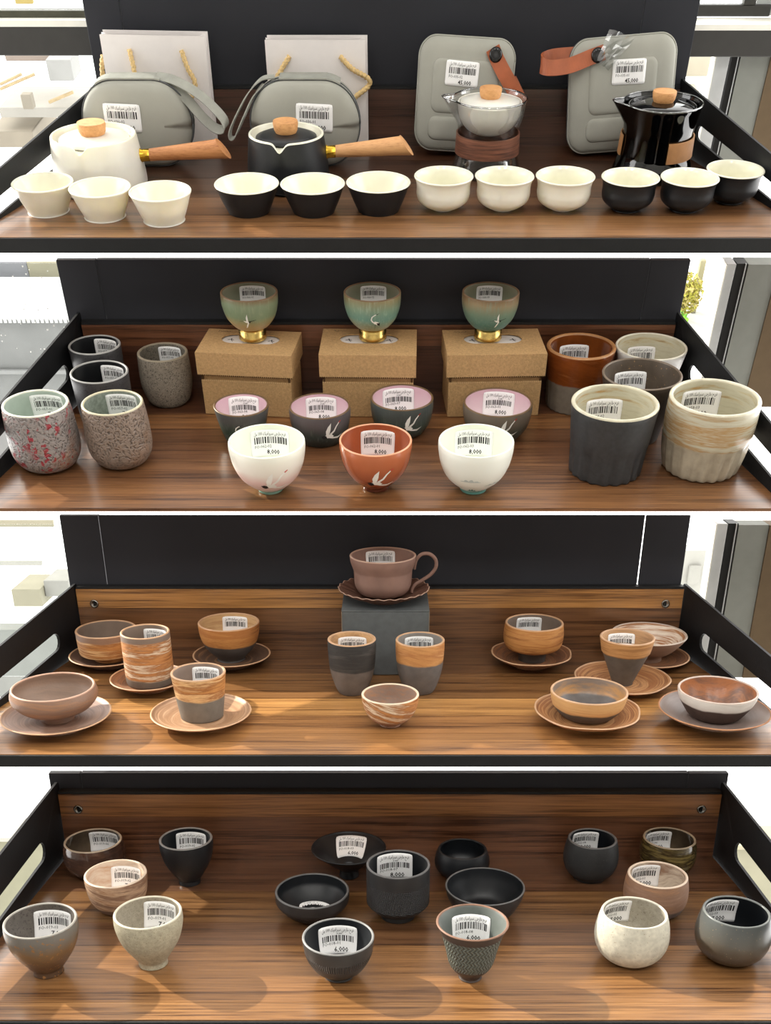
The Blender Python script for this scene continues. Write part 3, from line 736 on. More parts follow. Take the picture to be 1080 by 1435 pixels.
def round_case(x, label, code, tagpos, loop, topx, seed):
    r = root('rounded_case', P1, x, -.0925, .0018, label, 'case', 'rounded grey travel cases')
    hw, hh = .0695, .0460; D = .044
    v, f = pad(hw, hh, .047, [(.034, -.0062), (.022, -.0052), (.012, -.0034), (.005, -.0004), (.0012, .004), (0, .010), (0, D - .016), (.002, D - .008), (.010, D - .002), (.024, D)], hh, 12)
    mesh_obj('shell', v, f, M_CASE, r)
    for yy in (.0065, .0165):
        L = rrect(hw + .0003, hh + .0003, .047, 14); P = [(a, yy, b + hh) for a, b in L]; P.append(P[0]); v, f = tube(P, .0009, 6); mesh_obj('seam', v, f, M_SEAM, r)
    # webbing band over the top
    L = [p for p in rrect(hw + .0014, hh + .0014, .047, 14) if p[1] > .030 and topx[0] < p[0] < topx[1]]; L.sort(key=lambda p: p[0])
    P = crom([(a, .018, b + hh) for a, b in L], 3); v, f = ribbon(P, .026, .0016, lambda t: (0, 1, 0)); mesh_obj('top_band', v, f, M_STRAP, r, False)
    v, f = ribbon(crom([(p[0], p[1], p[2] * .93) for p in loop[0]], 8), loop[1], .0012, lambda t: loop[2][0].lerp(loop[2][1], t)); mesh_obj('strap_loop', v, f, M_STRAP, r, False)
    sticker(r, .046, .030, flat_map((tagpos[0], -.0066, tagpos[1]), (1, 0, -.04), (.04, 0, 1), (0, -1, 0)), code, '50,000', seed)
    zp = G().box(loop[0][0][0] - .004, loop[0][0][0] + .002, .0105, .0135, loop[0][0][2] * .93 - .012, loop[0][0][2] * .93 - .002, 0, .0008); zp.obj('zip_pull', M_SCREW, r)
    return r
VV = Vector
round_case(-.325, 'rounded grey zip case behind the white kettle with its strap looped to the right', 'FO-036-02', (-.016, .0405),
           ([(.030, .016, .1005), (.052, .010, .098), (.080, .002, .086), (.101, -.004, .070), (.1125, -.006, .056), (.1105, -.006, .047), (.100, -.004, .047), (.085, .0, .058), (.066, .006, .078), (.046, .012, .093)], .012, (VV((.2, .8, .5)), VV((.7, .5, .6)))), (-.050, .040), 3)
round_case(-.112, 'rounded grey zip case behind the black kettle with a thin strap loop to the left', 'FO-036-01', (.012, .0405),
           ([(-.036, .016, .1003), (-.052, .012, .0985), (-.068, .004, .086), (-.084, -.004, .064), (-.094, -.008, .046), (-.0945, -.008, .037), (-.088, -.008, .040), (-.076, -.004, .060), (-.062, .004, .082), (-.050, .01, .094)], .007, (VV((.4, .8, .3)), VV((.5, .6, .5)))), (-.032, .046), 4)

def tall_case(x, label, code, roll, hw, tagpos, strap, sw, wd, button, seed):
    ext = Matrix.Rotation(math.radians(-11), 4, 'X') @ Matrix.Rotation(math.radians(roll), 4, 'Y')
    r = root('hard_case', P1, x, -.053, .0052 + abs(roll) * .0011, label, 'case', 'tall grey hard cases', 0, ext); hh = .0595; D = .026
    v, f = pad(hw, hh, .022, [(.016, -.0022), (.010, -.0016), (.004, .0006), (.0008, .003), (0, .007), (0, D - .006), (.003, D - .001), (.010, D)], hh, 10)
    mesh_obj('shell', v, f, M_CASE, r)
    for yy in (.0058, .0125):
        L = rrect(hw + .0004, hh + .0004, .022, 12); P = [(a, yy, b + hh) for a, b in L]; P.append(P[0]); v, f = tube(P, .0011, 6); mesh_obj('seam', v, f, M_SEAM if yy > .01 else M_CASE, r)
    for z0, z1, ww in ((.040, .097, .043), (.011, .037, .045)):
        v, f = pad(ww, (z1 - z0) / 2, .010, [(.0060, -.0046), (.0035, -.0042), (.0012, -.0034), (0, -.0018)], (z0 + z1) / 2, 8); mesh_obj('embossed_panel', v, f, M_CASE, r)
    v, f = ribbon(crom([(p[0], p[1], p[2] - .009) for p in strap], 8), sw, .0022, wd); mesh_obj('leather_strap', v, f, M_TAN, r, False)
    v, f, _ = lathe([(.0, 0), (.0082, 0), (.0082, .0018), (.0064, .0032), (.0048, .0034), (.0, .0030)], 28, c0=False)
    mesh_obj('stud', [(a + button[0], -c - .0062, b + button[1] - .009) for a, b, c in v], f, M_BUTTON, r)
    sticker(r, .042, .0262, flat_map((tagpos[0], -.0050, tagpos[1]), (1, 0, -.03), (.03, 0, 1), (0, -1, 0)), code, '45,000', seed)
    return r
tall_case(.0885, 'tall grey hard case behind the clear glass pot, tan strap hanging down', 'FO-035-02', 3, .0605, (-.006, .069),
          [(.030, -.0055, .119), (.036, -.0062, .109), (.048, -.0090, .0935), (.059, -.0095, .081), (.070, -.0085, .0675), (.0735, -.0050, .0640), (.0745, .0, .0635), (.0730, .005, .0660), (.066, .010, .0760), (.058, .014, .087)], .0175, lambda t: (.78, .0, .62), (.0345, .1125), 5)
c4 = tall_case(.298, 'tall grey hard case behind the black glass pot, plastic-wrapped tan strap', 'FO-035-01', -4, .0665, (.006, .070),
          [(-.026, -.0050, .114), (-.044, -.0065, .110), (-.070, -.0150, .104), (-.093, -.015, .103), (-.1035, -.006, .106), (-.100, .006, .111), (-.086, .014, .1135), (-.060, .016, .1135)], .0165, lambda t: (.1, .25, 1), (-.0345, .1115), 6)
g = G(); V = []; n_ = 7
for j in range(n_):
    for i in range(n_):
        u, q = i / (n_ - 1), j / (n_ - 1); V.append((-.036 + .032 * u * (.45 + .55 * q) + .014 * q, -.008 - .004 * rnd.random() - .004 * abs(math.sin(7 * u)), .097 + .030 * q - .012 * u + .002 * rnd.random()))
mesh_obj('plastic_wrap', V, [(j * n_ + i, j * n_ + i + 1, (j + 1) * n_ + i + 1, (j + 1) * n_ + i) for j in range(n_ - 1) for i in range(n_ - 1)], M_WRAP, c4, False)

def knob(parent, z, r, h, x=0, y=0):
    v, f, _ = lathe([(.0, z), (r * .82, z), (r * .93, z + h * .25), (r, z + h * .8), (r * .96, z + h), (.0, z + h * 1.02)], 36, c0=False)
    return sharp(mesh_obj('lid_knob', v, f, M_CORK, parent))
def kettle(x, y, R, H, rb, label, mo, mi, ml, spout_deg, hx, hz, hwood):
    r = root('side_handle_kettle', P1, x, y, 0, label, 'kettle', 'side-handled kettles')
    out = crom([(rb * .94, 0), (rb, .003), (rb * 1.005, .012), (rb * .985, .024), (R * 1.02, H * .86), (R, H)], 6)
    inn = [(R - .0036, H), (R - .0042, H - .004), (R - .0085, H - .005), (R - .0095, H - .012), (R - .008, .02), (R * .9, .006), (R * .5, .005)]
    ts = math.radians(spout_deg)
    def mod(th, rr, z, i):
        d = (th - ts + PI) % (2 * PI) - PI; k = math.exp(-(d / .17) ** 2) * max(0, (z - H * .45) / (H * .55)) if rr > R * .86 else 0
        return rr + .0050 * k, z - (.0075 * math.exp(-(d / .12) ** 2) * max(0, min(1, (z - H * .78) / (H * .22))) if rr > R * .86 else 0)
    body('kettle_body', r, out, inn, mo, mi, mi, .0036, mod, 128)
    lid, f, _ = lathe([(R - .0088, H - .0046), (R - .0088, H - .0028), (R * .62, H + .0002), (R * .25, H + .0016), (.004, H + .0018)], 56)
    l = mesh_obj('lid', lid, f, ml, r); knob(l, H + .0012, R * .335, .0125)
    p0 = VV((rb * .955, 0, hz)); p1 = VV((rb * .955 + .0115, 0, hz + .0008))
    v, f, _ = lathe([(.0072, 0), (.0078, .0015), (.0066, .003), (.0066, .0125)], 28)
    mesh_obj('ferrule', [(p0.x - .001 + c, b, p0.z + a + c * .07) for a, b, c in v], f, M_BRASS, r)
    P = [(p1.x - .001 + t * hx, -t * .004, p1.z + t * hx * .085) for t in [k / 10 for k in range(11)]]
    v, f = tube(P, lambda t: .0064 + .0040 * t, 24)
    for i in range(len(v) - 24, len(v)): v[i] = VV((v[i].x + (v[i].z - P[-1][2]) * -.75, v[i].y, v[i].z))
    sharp(mesh_obj('handle', v, f, hwood, r)); return r
kettle(-.3664, -.160, .0519, .0545, .0566, 'white ceramic kettle with a brown wooden side handle and white lid', M_WHITE, M_WHITEIN, M_WHITE, -97, .093, .033, wood('brown_handle_wood', (168, 104, 60), (206, 144, 92), 9, 160, .5))
kettle(-.1319, -.150, .0462, .0535, .0508, 'matte black ceramic kettle with a pale wooden side handle and black lid', M_MATTE, M_WHITEIN, M_MATTE, -96, .089, .034, M_BEECH)

k_ = N('walnut_veneer_band', .5, .4); k_.color(k_.ramp(k_.noise(1, 4, .6, k_.mapped((22, 22, 380))), [(.35, (84, 52, 40)), (.65, (138, 90, 68))])); M_WALNUTBAND = k_.m
M_TANBAND = plain('tan_band', (176, 128, 84), .6, .3, var=.06)
M_GLOSSBLK = plain('gloss_black_glass', (9, 10, 12), .04, .6)
def server(x, y, R, H, rb, label, glass, bowl_m, lid_m, arc, band_m, kz):
    r = root('glass_server', P1, x, y, 0, label, 'glass pot', 'glass pots with wooden knobs')
    out = crom([(rb * .98, 0), (rb * 1.06, .002), (rb * 1.0, .012), (rb * .92, .024), (rb * .90, .044), (R * .92, H * .76), (R * .97, H * .93), (R, H)], 6)
    t = .0013; inn = [(a - t, b) for a, b in reversed(out) if b > .003] + [(rb * .5, .003)]
    def mod(th, rr, z, i):
        d = (th - PI + PI) % (2 * PI) - PI; k = math.exp(-(d / .22) ** 2) * max(0, (z - H * .72) / (H * .28)); return rr + .014 * k, z + .002 * k
    body('glass_body', r, out, inn, glass, glass, glass, t, mod, 96)
    # rim bead
    L = []
    for k in range(97):
        th = 2 * PI * k / 96; rr, zz = mod(th, R - t / 2, H, 0); L.append((rr * cos(th), rr * sin(th), zz + .0006))
    v, f = tube(L, .0010, 8, closed_ends=False); mesh_obj('rim_bead', v, f, M_RIMGLASS, r)
    Ri = R * .86; zb = H * .545; pr = crom([(Ri * .42, zb), (Ri * .72, zb + .006), (Ri * .94, zb + .018), (Ri, H * .96)], 6)
    inr = [(a - .002, b) for a, b in reversed(pr) if b > zb + .003] + [(Ri * .3, zb + .0025)]
    b_ = body('strainer_bowl', r, pr, inr, bowl_m, bowl_m, bowl_m, .002)
    v, f, _ = lathe([(Ri * .93, H * .955), (Ri * .93, H * .965), (Ri * .5, H + .0005), (.004, H + .0016)], 48); l = mesh_obj('lid', v, f, lid_m, r); knob(l, H + .0008, R * .30, kz)
    g = G(); n_ = 60; a0, a1 = arc
    for k in range(n_ + 1):
        th = math.radians(a0 + (a1 - a0) * k / n_)
        for q, zz in ((rb * .945, .0225), (rb * .925, .0440), (rb * .925 + .0016, .0440), (rb * .945 + .0016, .0225)): g.v.append((q * cos(th), q * sin(th), zz))
    for k in range(n_):
        for c in range(4): c2 = (c + 1) % 4; g.f.append((k * 4 + c, (k + 1) * 4 + c, (k + 1) * 4 + c2, k * 4 + c2))
    if a1 - a0 < 360: g.f += [(0, 1, 2, 3), (n_ * 4 + 3, n_ * 4 + 2, n_ * 4 + 1, n_ * 4)]
    g.mi = [0] * len(g.f); g.obj('band', band_m, r, True).data.set_sharp_from_angle(angle=.7)
    return r
server(.1194, -.106, .0462, .0790, .0416, 'clear glass pot holding a white lidded bowl, walnut band round its waist', M_GLASS, M_WHITE, M_WHITE, (0, 360), M_WALNUTBAND, .0105)
server(.3325, -.112, .0488, .0765, .0480, 'black glass pot with a black lid and a tan band on its right side', M_DARKGLASS, M_GLOSSBLK, M_GLOSSBLK, (-82, 190), M_TANBAND, .0110)

def triple(name, shape, spots, R, H, rb, mo, mi, group, cat, labels, wall=.0026):
    src = None
    for (x, y, s), lb in zip(spots, labels):
        if src is None: src = vessel(name, P1, x, y, 0, R, H, rb, shape, lb, cat, mo, mi, None, group, wall)[0]
        else: copy_tree(src, P1, x, y, 0, lb)
triple('wide_teacup', 'wide', [(-.4150, -.248, 1), (-.3440, -.265, 1), (-.2715, -.278, 1)], .0362, .0300, .0247, M_WHITE, M_WHITEIN, 'white cups in front of the white kettle', 'cup',
       ['straight-sided white teacup at the left end of the top tray, beside the rail', 'straight-sided white teacup directly in front of the white kettle', 'straight-sided white teacup below the brown wooden kettle handle'])
triple('wide_teacup', 'wide', [(-.174, -.248, 1), (-.096, -.248, 1), (-.0185, -.243, 1)], .0383, .0288, .0247, M_MATTE, M_WHITEIN, 'black cups in front of the black kettle', 'cup',
       ['straight-sided black teacup, white inside, in front of the black kettle on its left', 'straight-sided black teacup, white inside, middle one before the black kettle', 'straight-sided black teacup, white inside, below the pale wooden kettle handle'])
triple('flared_teacup', 'flared', [(.059, -.238, 1), (.131, -.238, 1), (.203, -.238, 1)], .0352, .0338, .0136, M_WHITE, M_WHITEIN, 'white rimmed cups in front of the clear pot', 'cup',
       ['white flared-lip teacup left of the clear glass pot', 'white flared-lip teacup directly in front of the clear glass pot', 'white flared-lip teacup beside the first black flared-lip cup'])
triple('flared_teacup', 'flared', [(.280, -.240, 1), (.350, -.241, 1), (.4105, -.212, 1)], .0345, .0330, .0170, M_MATTE, M_WHITEIN, 'black rimmed cups in front of the black pot', 'cup',
       ['black flared-lip teacup beside the last white one, white inside', 'black flared-lip teacup in front of the tan band of the black pot', 'black flared-lip teacup by the rail at the right end of the top tray'])

# ================================================================ SECOND TRAY
def gift_box(x, y, wd, dp, ht, rz, label, seed):
    r = root('kraft_box', P2, x, y, 0, label, 'box', 'kraft boxes under the green cups', math.radians(rz))
    a, b = wd / 2 - .003, dp / 2 - .003; zl = ht * .635
    G().box(-a, a, -b, b, 0, zl - .006, 0, .0006).obj('box_base', M_CARD, r)
    G().box(-a + .002, a - .002, -b + .002, b - .002, zl - .0062, zl + .004).obj('inner_collar', M_CARD, r)
    g = G()
    for k in range(44): xx = -a + (k + .5) * 2 * a / 44; g.box(xx - .0008, xx + .0008, -b - .0004, -b + .0004, zl - .0068, zl - .0054)
    o = g.obj('perforated_edge', M_CARDEDGE, r); o['kind'] = 'stuff'
    for s in (-1, 1): G().box(s * (a - .0022) - .0012, s * (a - .0022) + .0012, -b - .0002, -b + .0022, zl - .0052, zl + .0012).obj('tear_notch', M_HOLE, r)
    A, B = wd / 2, dp / 2; z0 = zl + .0016; t = .0014
    g = G()
    for x0, x1, y0, y1 in ((-A, A, -B, -B + t), (-A, A, B - t, B), (-A, -A + t, -B + t, B - t), (A - t, A, -B + t, B - t)): g.box(x0, x1, y0, y1, z0, ht - t)
    # top sheet with a rounded hole
    bm = bmesh.new(); ed = []; hx, hy = .0365, .0152; cy = .010
    rect = [(-A, -B), (A, -B), (A, B), (-A, B)]; st = [(hx - hy + hy * cos(q), cy + hy * sin(q)) for q in [-PI / 2 + PI * k / 10 for k in range(11)]] + [(-hx + hy + hy * cos(q), cy + hy * sin(q)) for q in [PI / 2 + PI * k / 10 for k in range(11)]]
    for loop in (rect, st):
        vs = [bm.verts.new((p[0], p[1], ht - t)) for p in loop]; ed += [bm.edges.new((vs[i], vs[(i + 1) % len(vs)])) for i in range(len(vs))]
    bmesh.ops.triangle_fill(bm, edges=ed, use_beauty=True)
    kill = [f for f in bm.faces if abs(f.calc_center_median().x) < hx - .001 and abs(f.calc_center_median().y - cy) < hy - .0008 and all(abs(v.co.x) <= hx + 1e-6 and abs(v.co.y - cy) <= hy + 1e-6 for v in f.verts)]
    if kill: bmesh.ops.delete(bm, geom=kill, context='FACES_ONLY')
    ex = bmesh.ops.extrude_face_region(bm, geom=bm.faces[:])
    for v in [q for q in ex['geom'] if isinstance(q, bmesh.types.BMVert)]: v.co.z += t
    bmesh.ops.recalc_face_normals(bm, faces=bm.faces[:]); bm.verts.index_update()
    g.add([v.co[:] for v in bm.verts], [[v.index for v in f.verts] for f in bm.faces]); bm.free()
    lid = g.obj('lid', M_CARD, r)
    g = G()
    for k in range(46): xx = -A + (k + .5) * 2 * A / 46; g.box(xx - .0007, xx + .0007, -B - .0002, -B + .0006, z0 - .0010, z0 + .0004)
    o = g.obj('perforated_edge', M_HOLE, lid); o['kind'] = 'stuff'
    G().box(-.045, .045, cy - .02, cy + .02, ht - .0034, ht - .0026).obj('tissue_paper', M_PAPER, r)
    rr = random.Random(seed); pol = []
    for sx in (-1, 1):
        cx = sx * .0255; pol += stroke([(cx - .004, cy + .001), (cx, cy + .003), (cx + .004, cy + .0005)], .0007, .0004) + stroke([(cx, cy + .006), (cx + .001, cy), (cx + .003, cy - .004)], .0006, .0003)
    decal('painted_motif', pol, lambda u, v, off: (u, v, ht - .0025 + off), M_INK, r, .0002)
    x0 = -A + .014; pts = [(x0 + .0016 * k, B - .008 + rr.uniform(-.002, .002)) for k in range(11)]
    decal('pen_marks', stroke(pts, .0004, .0003), lambda u, v, off: (u, v, ht + off), M_INK, lid, .0002)
    return r
gift_box(-.1605, -.0460, .119, .078, .077, -6, 'kraft cardboard box carrying the tan-based green cup, beside the grey speckled cup', 1)
gift_box(-.0118, -.0455, .119, .085, .077, -1.5, 'middle kraft cardboard box of three, under the teal-banded cup', 2)
gift_box(.1435, -.0450, .122, .082, .077, 2.5, 'kraft cardboard box carrying the teal-based cup, beside the brown glazed cup', 3)

IN_GREEN = zgrad('celadon_inside', [(.1, (92, 104, 90)), (.6, (116, 124, 106)), (1, (128, 126, 104))], .4, H=.05)
M_BRIM = plain('brown_rim', (108, 84, 58), .4, .4)
def gold_cup(x, label, stops, kind, code, streak):
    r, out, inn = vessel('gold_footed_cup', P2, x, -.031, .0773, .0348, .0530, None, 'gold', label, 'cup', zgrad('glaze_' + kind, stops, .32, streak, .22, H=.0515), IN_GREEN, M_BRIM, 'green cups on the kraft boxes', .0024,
                         dict(W=.034, H=.021, th=88, s0=.003, code=code))
    v, f, _ = lathe([(.0172, 0), (.0176, .0006), (.0170, .0030), (.0170, .0130), (.0150, .0136)], 44); mesh_obj('gold_foot', v, f, M_GOLD, r)
    return r, out
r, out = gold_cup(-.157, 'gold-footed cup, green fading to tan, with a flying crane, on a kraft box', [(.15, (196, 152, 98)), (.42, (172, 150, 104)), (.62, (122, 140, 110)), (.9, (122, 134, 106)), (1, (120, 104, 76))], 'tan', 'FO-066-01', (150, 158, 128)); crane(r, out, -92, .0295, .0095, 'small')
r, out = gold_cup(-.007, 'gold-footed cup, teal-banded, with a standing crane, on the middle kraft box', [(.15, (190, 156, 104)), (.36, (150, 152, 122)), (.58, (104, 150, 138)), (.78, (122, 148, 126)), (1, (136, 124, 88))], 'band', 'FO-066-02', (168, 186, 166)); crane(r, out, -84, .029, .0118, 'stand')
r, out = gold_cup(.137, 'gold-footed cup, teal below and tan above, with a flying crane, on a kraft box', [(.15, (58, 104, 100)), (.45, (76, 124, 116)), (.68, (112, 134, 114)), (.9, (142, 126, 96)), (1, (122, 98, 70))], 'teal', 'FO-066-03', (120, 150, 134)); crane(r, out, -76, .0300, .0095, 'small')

M_DKGREY = speckle('iron_grey_glaze', (64, 64, 66), (46, 46, 48), .58, 500, .38)
M_RIMGREY = plain('worn_grey_rim', (156, 156, 154), .4, .4)
M_INBLACK = plain('black_inside', (24, 25, 27), .3, .5)
vessel('straight_cup', P2, -.3535, -.045, 0, .0322, .0730, .027, 'cyl', 'dark grey cylindrical cup against the back board, behind its twin', 'cup', M_DKGREY, M_INBLACK, M_RIMGREY, 'dark grey cylindrical cups', .0028, dict(W=.034, H=.024, th=72, s0=.003, code='FO-057-06'))
vessel('straight_cup', P2, -.334, -.118, 0, .0346, .0690, .029, 'cyl', 'dark grey cylindrical cup in front of its twin, behind the red-flecked cup', 'cup', M_DKGREY, M_INBLACK, M_RIMGREY, 'dark grey cylindrical cups', .0028, dict(W=.034, H=.024, th=70, s0=.004, code='FO-057-05'))
vessel('egg_cup', P2, -.272, -.0375, 0, .0316, .0610, .0222, 'egg', 'grey speckled stoneware cup beside the kraft box', 'cup', speckle('speckled_stoneware', (136, 127, 114), (84, 78, 70), .56, 700, .75), speckle('speckled_stoneware_inside', (120, 114, 102), (84, 78, 70), .56, 700, .7), plain('stone_rim', (146, 136, 118), .6, .3), None, .0034, dict(W=.032, H=.022, th=80, s0=.003, code='FO-057-04'))
def pitted(name, c, dark, spot=None, glow=None, rough=.5):
    k = N(name, rough, .5); v = k.n('ShaderNodeTexVoronoi', feature='SMOOTH_F1'); v.inputs['Scale'].default_value = 380; nv = k.n('ShaderNodeTexNoise'); nv.inputs['Scale'].default_value = 90
    k.l(k.obj(), nv.inputs['Vector']); ad = k.n('ShaderNodeVectorMath', operation='MULTIPLY_ADD'); k.l(nv.outputs['Color'], ad.inputs[0]); ad.inputs[1].default_value = (.012, .012, .012); k.l(k.obj(), ad.inputs[2]); k.l(ad.outputs[0], v.inputs['Vector'])
    n1 = k.noise(120, 4, .65); h = k.math('ADD', k.math('MULTIPLY', k.smooth(v.outputs['Distance'], .15, .5), .45), k.math('MULTIPLY', n1, .45))
    col = k.ramp(h, [(.16, dark), (.40, c), (.80, tuple(min(255, q * 1.12) for q in c))])
    if spot: col = k.mix(k.math('MULTIPLY', k.smooth(k.noise(165, 2), .57, .60), k.smooth(k.noise(38, 1), .40, .55)), col, spot)
    if glow: col = k.mix(k.math('MULTIPLY', k.smooth(k.noise(24, 3), .55, .72), .6), col, glow)
    k.color(col); k.bump(h, .8, .0026); return k.m
M_CELADON = plain('pale_celadon_inside', (178, 190, 180), .15, .5, var=.04); M_PALERIM = plain('cream_rim', (214, 212, 198), .25, .5)
r, out, inn = vessel('crackled_cup', P2, -.387, -.212, 0, .0372, .0715, .0215, 'yunomi', 'crackled grey cup flecked with red, beside the left rail', 'cup', pitted('red_fleck_glaze', (136, 129, 126), (100, 94, 92), (152, 52, 62), (172, 116, 76), .36), M_CELADON, M_PALERIM, None, .0032, dict(W=.042, H=.028, th=84, s0=.004, code='FO-057-01', price='7,000'))
r, out, inn = vessel('crackled_cup', P2, -.302, -.204, 0, .0348, .0690, .0205, 'yunomi', 'pitted bronze-brown cup standing beside the red-flecked one', 'cup', pitted('bronze_glaze', (126, 111, 100), (78, 67, 60), None, (150, 112, 84), .33), plain('grey_green_inside', (140, 148, 138), .18, .5, var=.1, scale=300), plain('olive_rim', (196, 188, 160), .25, .5), None, .0032, dict(W=.040, H=.028, th=82, s0=.003, code='FO-057-02', price='7,000'))

M_PINK = zgrad('pink_inside', [(.1, (230, 216, 218)), (.5, (226, 202, 208)), (1, (212, 176, 188))], .18, H=.037, noise_amp=.3)
def pink_bowl(x, y, R, H, rb, shape, label, low, top, tag, cr, seed):
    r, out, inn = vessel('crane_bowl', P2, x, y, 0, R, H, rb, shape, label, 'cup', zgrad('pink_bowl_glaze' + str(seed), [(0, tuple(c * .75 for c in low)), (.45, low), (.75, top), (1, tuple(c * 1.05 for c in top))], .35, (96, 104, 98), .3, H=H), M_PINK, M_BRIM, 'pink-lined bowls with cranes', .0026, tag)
    crane(r, out, *cr)
    return r
pink_bowl(-.164, -.146, .0332, .0415, .0190, 'taper', 'small tapered green bowl, pink inside, before the box with the tan-based cup', (44, 66, 54), (82, 84, 84), dict(W=.040, H=.028, th=90, s0=.002, code='FO-063-04', price='8,000', line2=True), (-92, .020, .0115, 'stand'), 1)
pink_bowl(-.0700, -.146, .0368, .0400, .0240, 'bowl', 'dark green bowl, pale pink inside, between two kraft boxes', (44, 54, 50), (92, 86, 88), dict(W=.040, H=.028, th=90, s0=.003, code='FO-063-08', price='8,000', line2=True), (-72, .0185, .0130, 'fly'), 2)
pink_bowl(.0290, -.124, .0382, .0410, .0240, 'bowl', 'dark green bowl, bright pink inside, in front of the middle kraft box', (56, 72, 64), (72, 78, 76), dict(W=.042, H=.029, th=98, s0=.003, code='FO-063-07', price='8,000', line2=True), (-80, .0190, .0130, 'fly'), 3)
pink_bowl(.1450, -.132, .0418, .0385, .0255, 'bowl', 'olive-green bowl, mauve pink inside, in front of the teal-based cup', (66, 70, 60), (112, 102, 90), dict(W=.041, H=.029, th=82, s0=.003, code='FO-063-01', price='8,000', line2=True), (-84, .0185, .0130, 'fly'), 4)

M_LINEWHITE = plain('pale_porcelain_inside', (238, 242, 228), .25, .5, var=.01)
TG = lambda code: dict(W=.047, H=.029, th=90, s0=.005, code=code, price='8,000')
r, out, inn = vessel('crane_teacup', P2, -.122, -.272, 0, .0423, .0560, .0140, 'tulip', 'white cup blushed pink below, with a flying crane, nearest the orange cup on its left', 'cup', zgrad('white_pink_wash', [(0, (86, 138, 118)), (.10, (150, 184, 166)), (.2, (228, 206, 198)), (.40, (232, 200, 194)), (.62, (238, 232, 222)), (1, (242, 244, 230))], .35, H=.056, noise_amp=.35), M_LINEWHITE, None, 'tulip cups at the front', .0022, TG('FO-062-02')); crane(r, out, -84, .0205, .0148, 'fly')
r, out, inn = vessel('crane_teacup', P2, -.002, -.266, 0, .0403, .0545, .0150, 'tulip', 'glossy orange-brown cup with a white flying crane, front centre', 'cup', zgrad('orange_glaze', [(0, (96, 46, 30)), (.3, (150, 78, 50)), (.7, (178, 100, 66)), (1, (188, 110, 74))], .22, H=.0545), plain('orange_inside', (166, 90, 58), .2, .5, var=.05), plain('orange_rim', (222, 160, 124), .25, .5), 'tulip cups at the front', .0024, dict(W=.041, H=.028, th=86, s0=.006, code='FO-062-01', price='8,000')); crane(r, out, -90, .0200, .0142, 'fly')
r, out, inn = vessel('landscape_teacup', P2, .109, -.271, 0, .0416, .0560, .0150, 'tulip', 'white cup painted with misty hills and a teal shore near its foot', 'cup', zgrad('white_teal_foot', [(0, (90, 150, 140)), (.075, (120, 170, 160)), (.12, (236, 240, 232)), (1, (240, 243, 233))], .35, H=.056, noise_amp=.06), M_LINEWHITE, None, 'tulip cups at the front', .0022, TG('FO-062-03'))
fm = outer_map(out, -90, .018)
hl = lambda x0, x1, z, h: [[(x0 + (x1 - x0) * k / 12, z + h * abs(sin(PI * k / 12)) * (.6 + .4 * cos(k * 1.9))) for k in range(13)] + [(x1, z - .0006), (x0, z - .0006)]]
decal('painted_hills', hl(-.016, .004, .0075, .0042), fm, M_MIST, r, .0003)
decal('painted_hills', hl(.006, .027, .001, .0028), outer_map(out, -84, .018), M_MIST, r, .0004)
decal('painted_shore', hl(-.012, .002, -.0105, .006) + hl(.002, .022, -.0125, .0022), fm, M_TEAL, r, .0003)

def flute(n, zt, depth, no):
    def m(th, r, z, i):
        if i >= no or z > zt + .004: return r, z
        k = 1 if z < zt - .002 else max(0, (zt + .004 - z) / .006); return r * (1 - depth * k * (1 - abs(cos(n * th / 2)))), z
    return m
def fluted(name, x, y, R, H, rb, shape, label, mo, mi, mr, tag, n, zt, depth):
    no = len(profile(shape, R, H, rb)[0])
    return vessel(name, P2, x, y, 0, R, H, rb, shape, label, 'cup', mo, mi, mr, None, .0048, tag, flute(n, zt, depth, no))
CREAMS = [(146, 106, 58), (192, 180, 148), (198, 194, 172), (188, 182, 158), (178, 142, 88), (196, 190, 168)]
M_CREAMIN = swirl('cream_swirl_inside', CREAMS, 70, 'z', .5, rough=.12, nscale=10)
fluted('fluted_cup', .253, -.0465, .0430, .0715, .0345, 'bucket', 'brown-glazed cup with bare grey fluted base beside a kraft box', swirl('amber_glaze', [(92, 44, 16), (128, 66, 26), (112, 56, 22), (150, 92, 48)], 40, 'z', .5, lower=(.036, (122, 113, 101)), rough=.14, nscale=9, tilt=.12), plain('amber_inside', (124, 66, 28), .1, .5, var=.2, scale=20), plain('amber_rim', (176, 128, 84), .2, .5), dict(W=.040, H=.028, th=95, s0=.011, code='FO-058-04'), 26, .034, .065)
vessel('tapered_tumbler', P2, .3400, -.0475, 0, .0442, .0720, .0280, 'cone2', 'white-sided tumbler with a glossy cream interior, against the right rail', 'cup', plain('satin_white', (226, 224, 220), .4, .4, var=.02), M_CREAMIN, plain('cream_lip', (224, 220, 204), .2, .5), 'tapered tumblers', .0030, dict(W=.038, H=.027, th=96, s0=.014, code='FO-058-01'))
vessel('tapered_tumbler', P2, .312, -.1375, 0, .0470, .0745, .0300, 'cone2', 'dark brown metallic tumbler in front of the white-sided one', 'cup', speckle('dark_bronze', (66, 58, 51), (58, 51, 45), .56, 400, .4), speckle('bronze_inside', (88, 77, 66), (150, 120, 84), .66, 300, .35), plain('bronze_rim', (120, 106, 92), .35, .5), 'tapered tumblers', .0030, dict(W=.042, H=.028, th=98, s0=.013, code='FO-058-02'))
fluted('fluted_cup', .2655, -.226, .0488, .0782, .0390, 'bucket', 'matte black fluted tumbler with a cream interior, at the tray front', plain('charcoal_glaze', (54, 56, 58), .42, .45, var=.1, scale=200), M_CREAMIN, plain('pale_lip', (204, 198, 174), .2, .5), dict(W=.045, H=.031, th=96, s0=.013, code='FO-058-02'), 18, .034, .085)
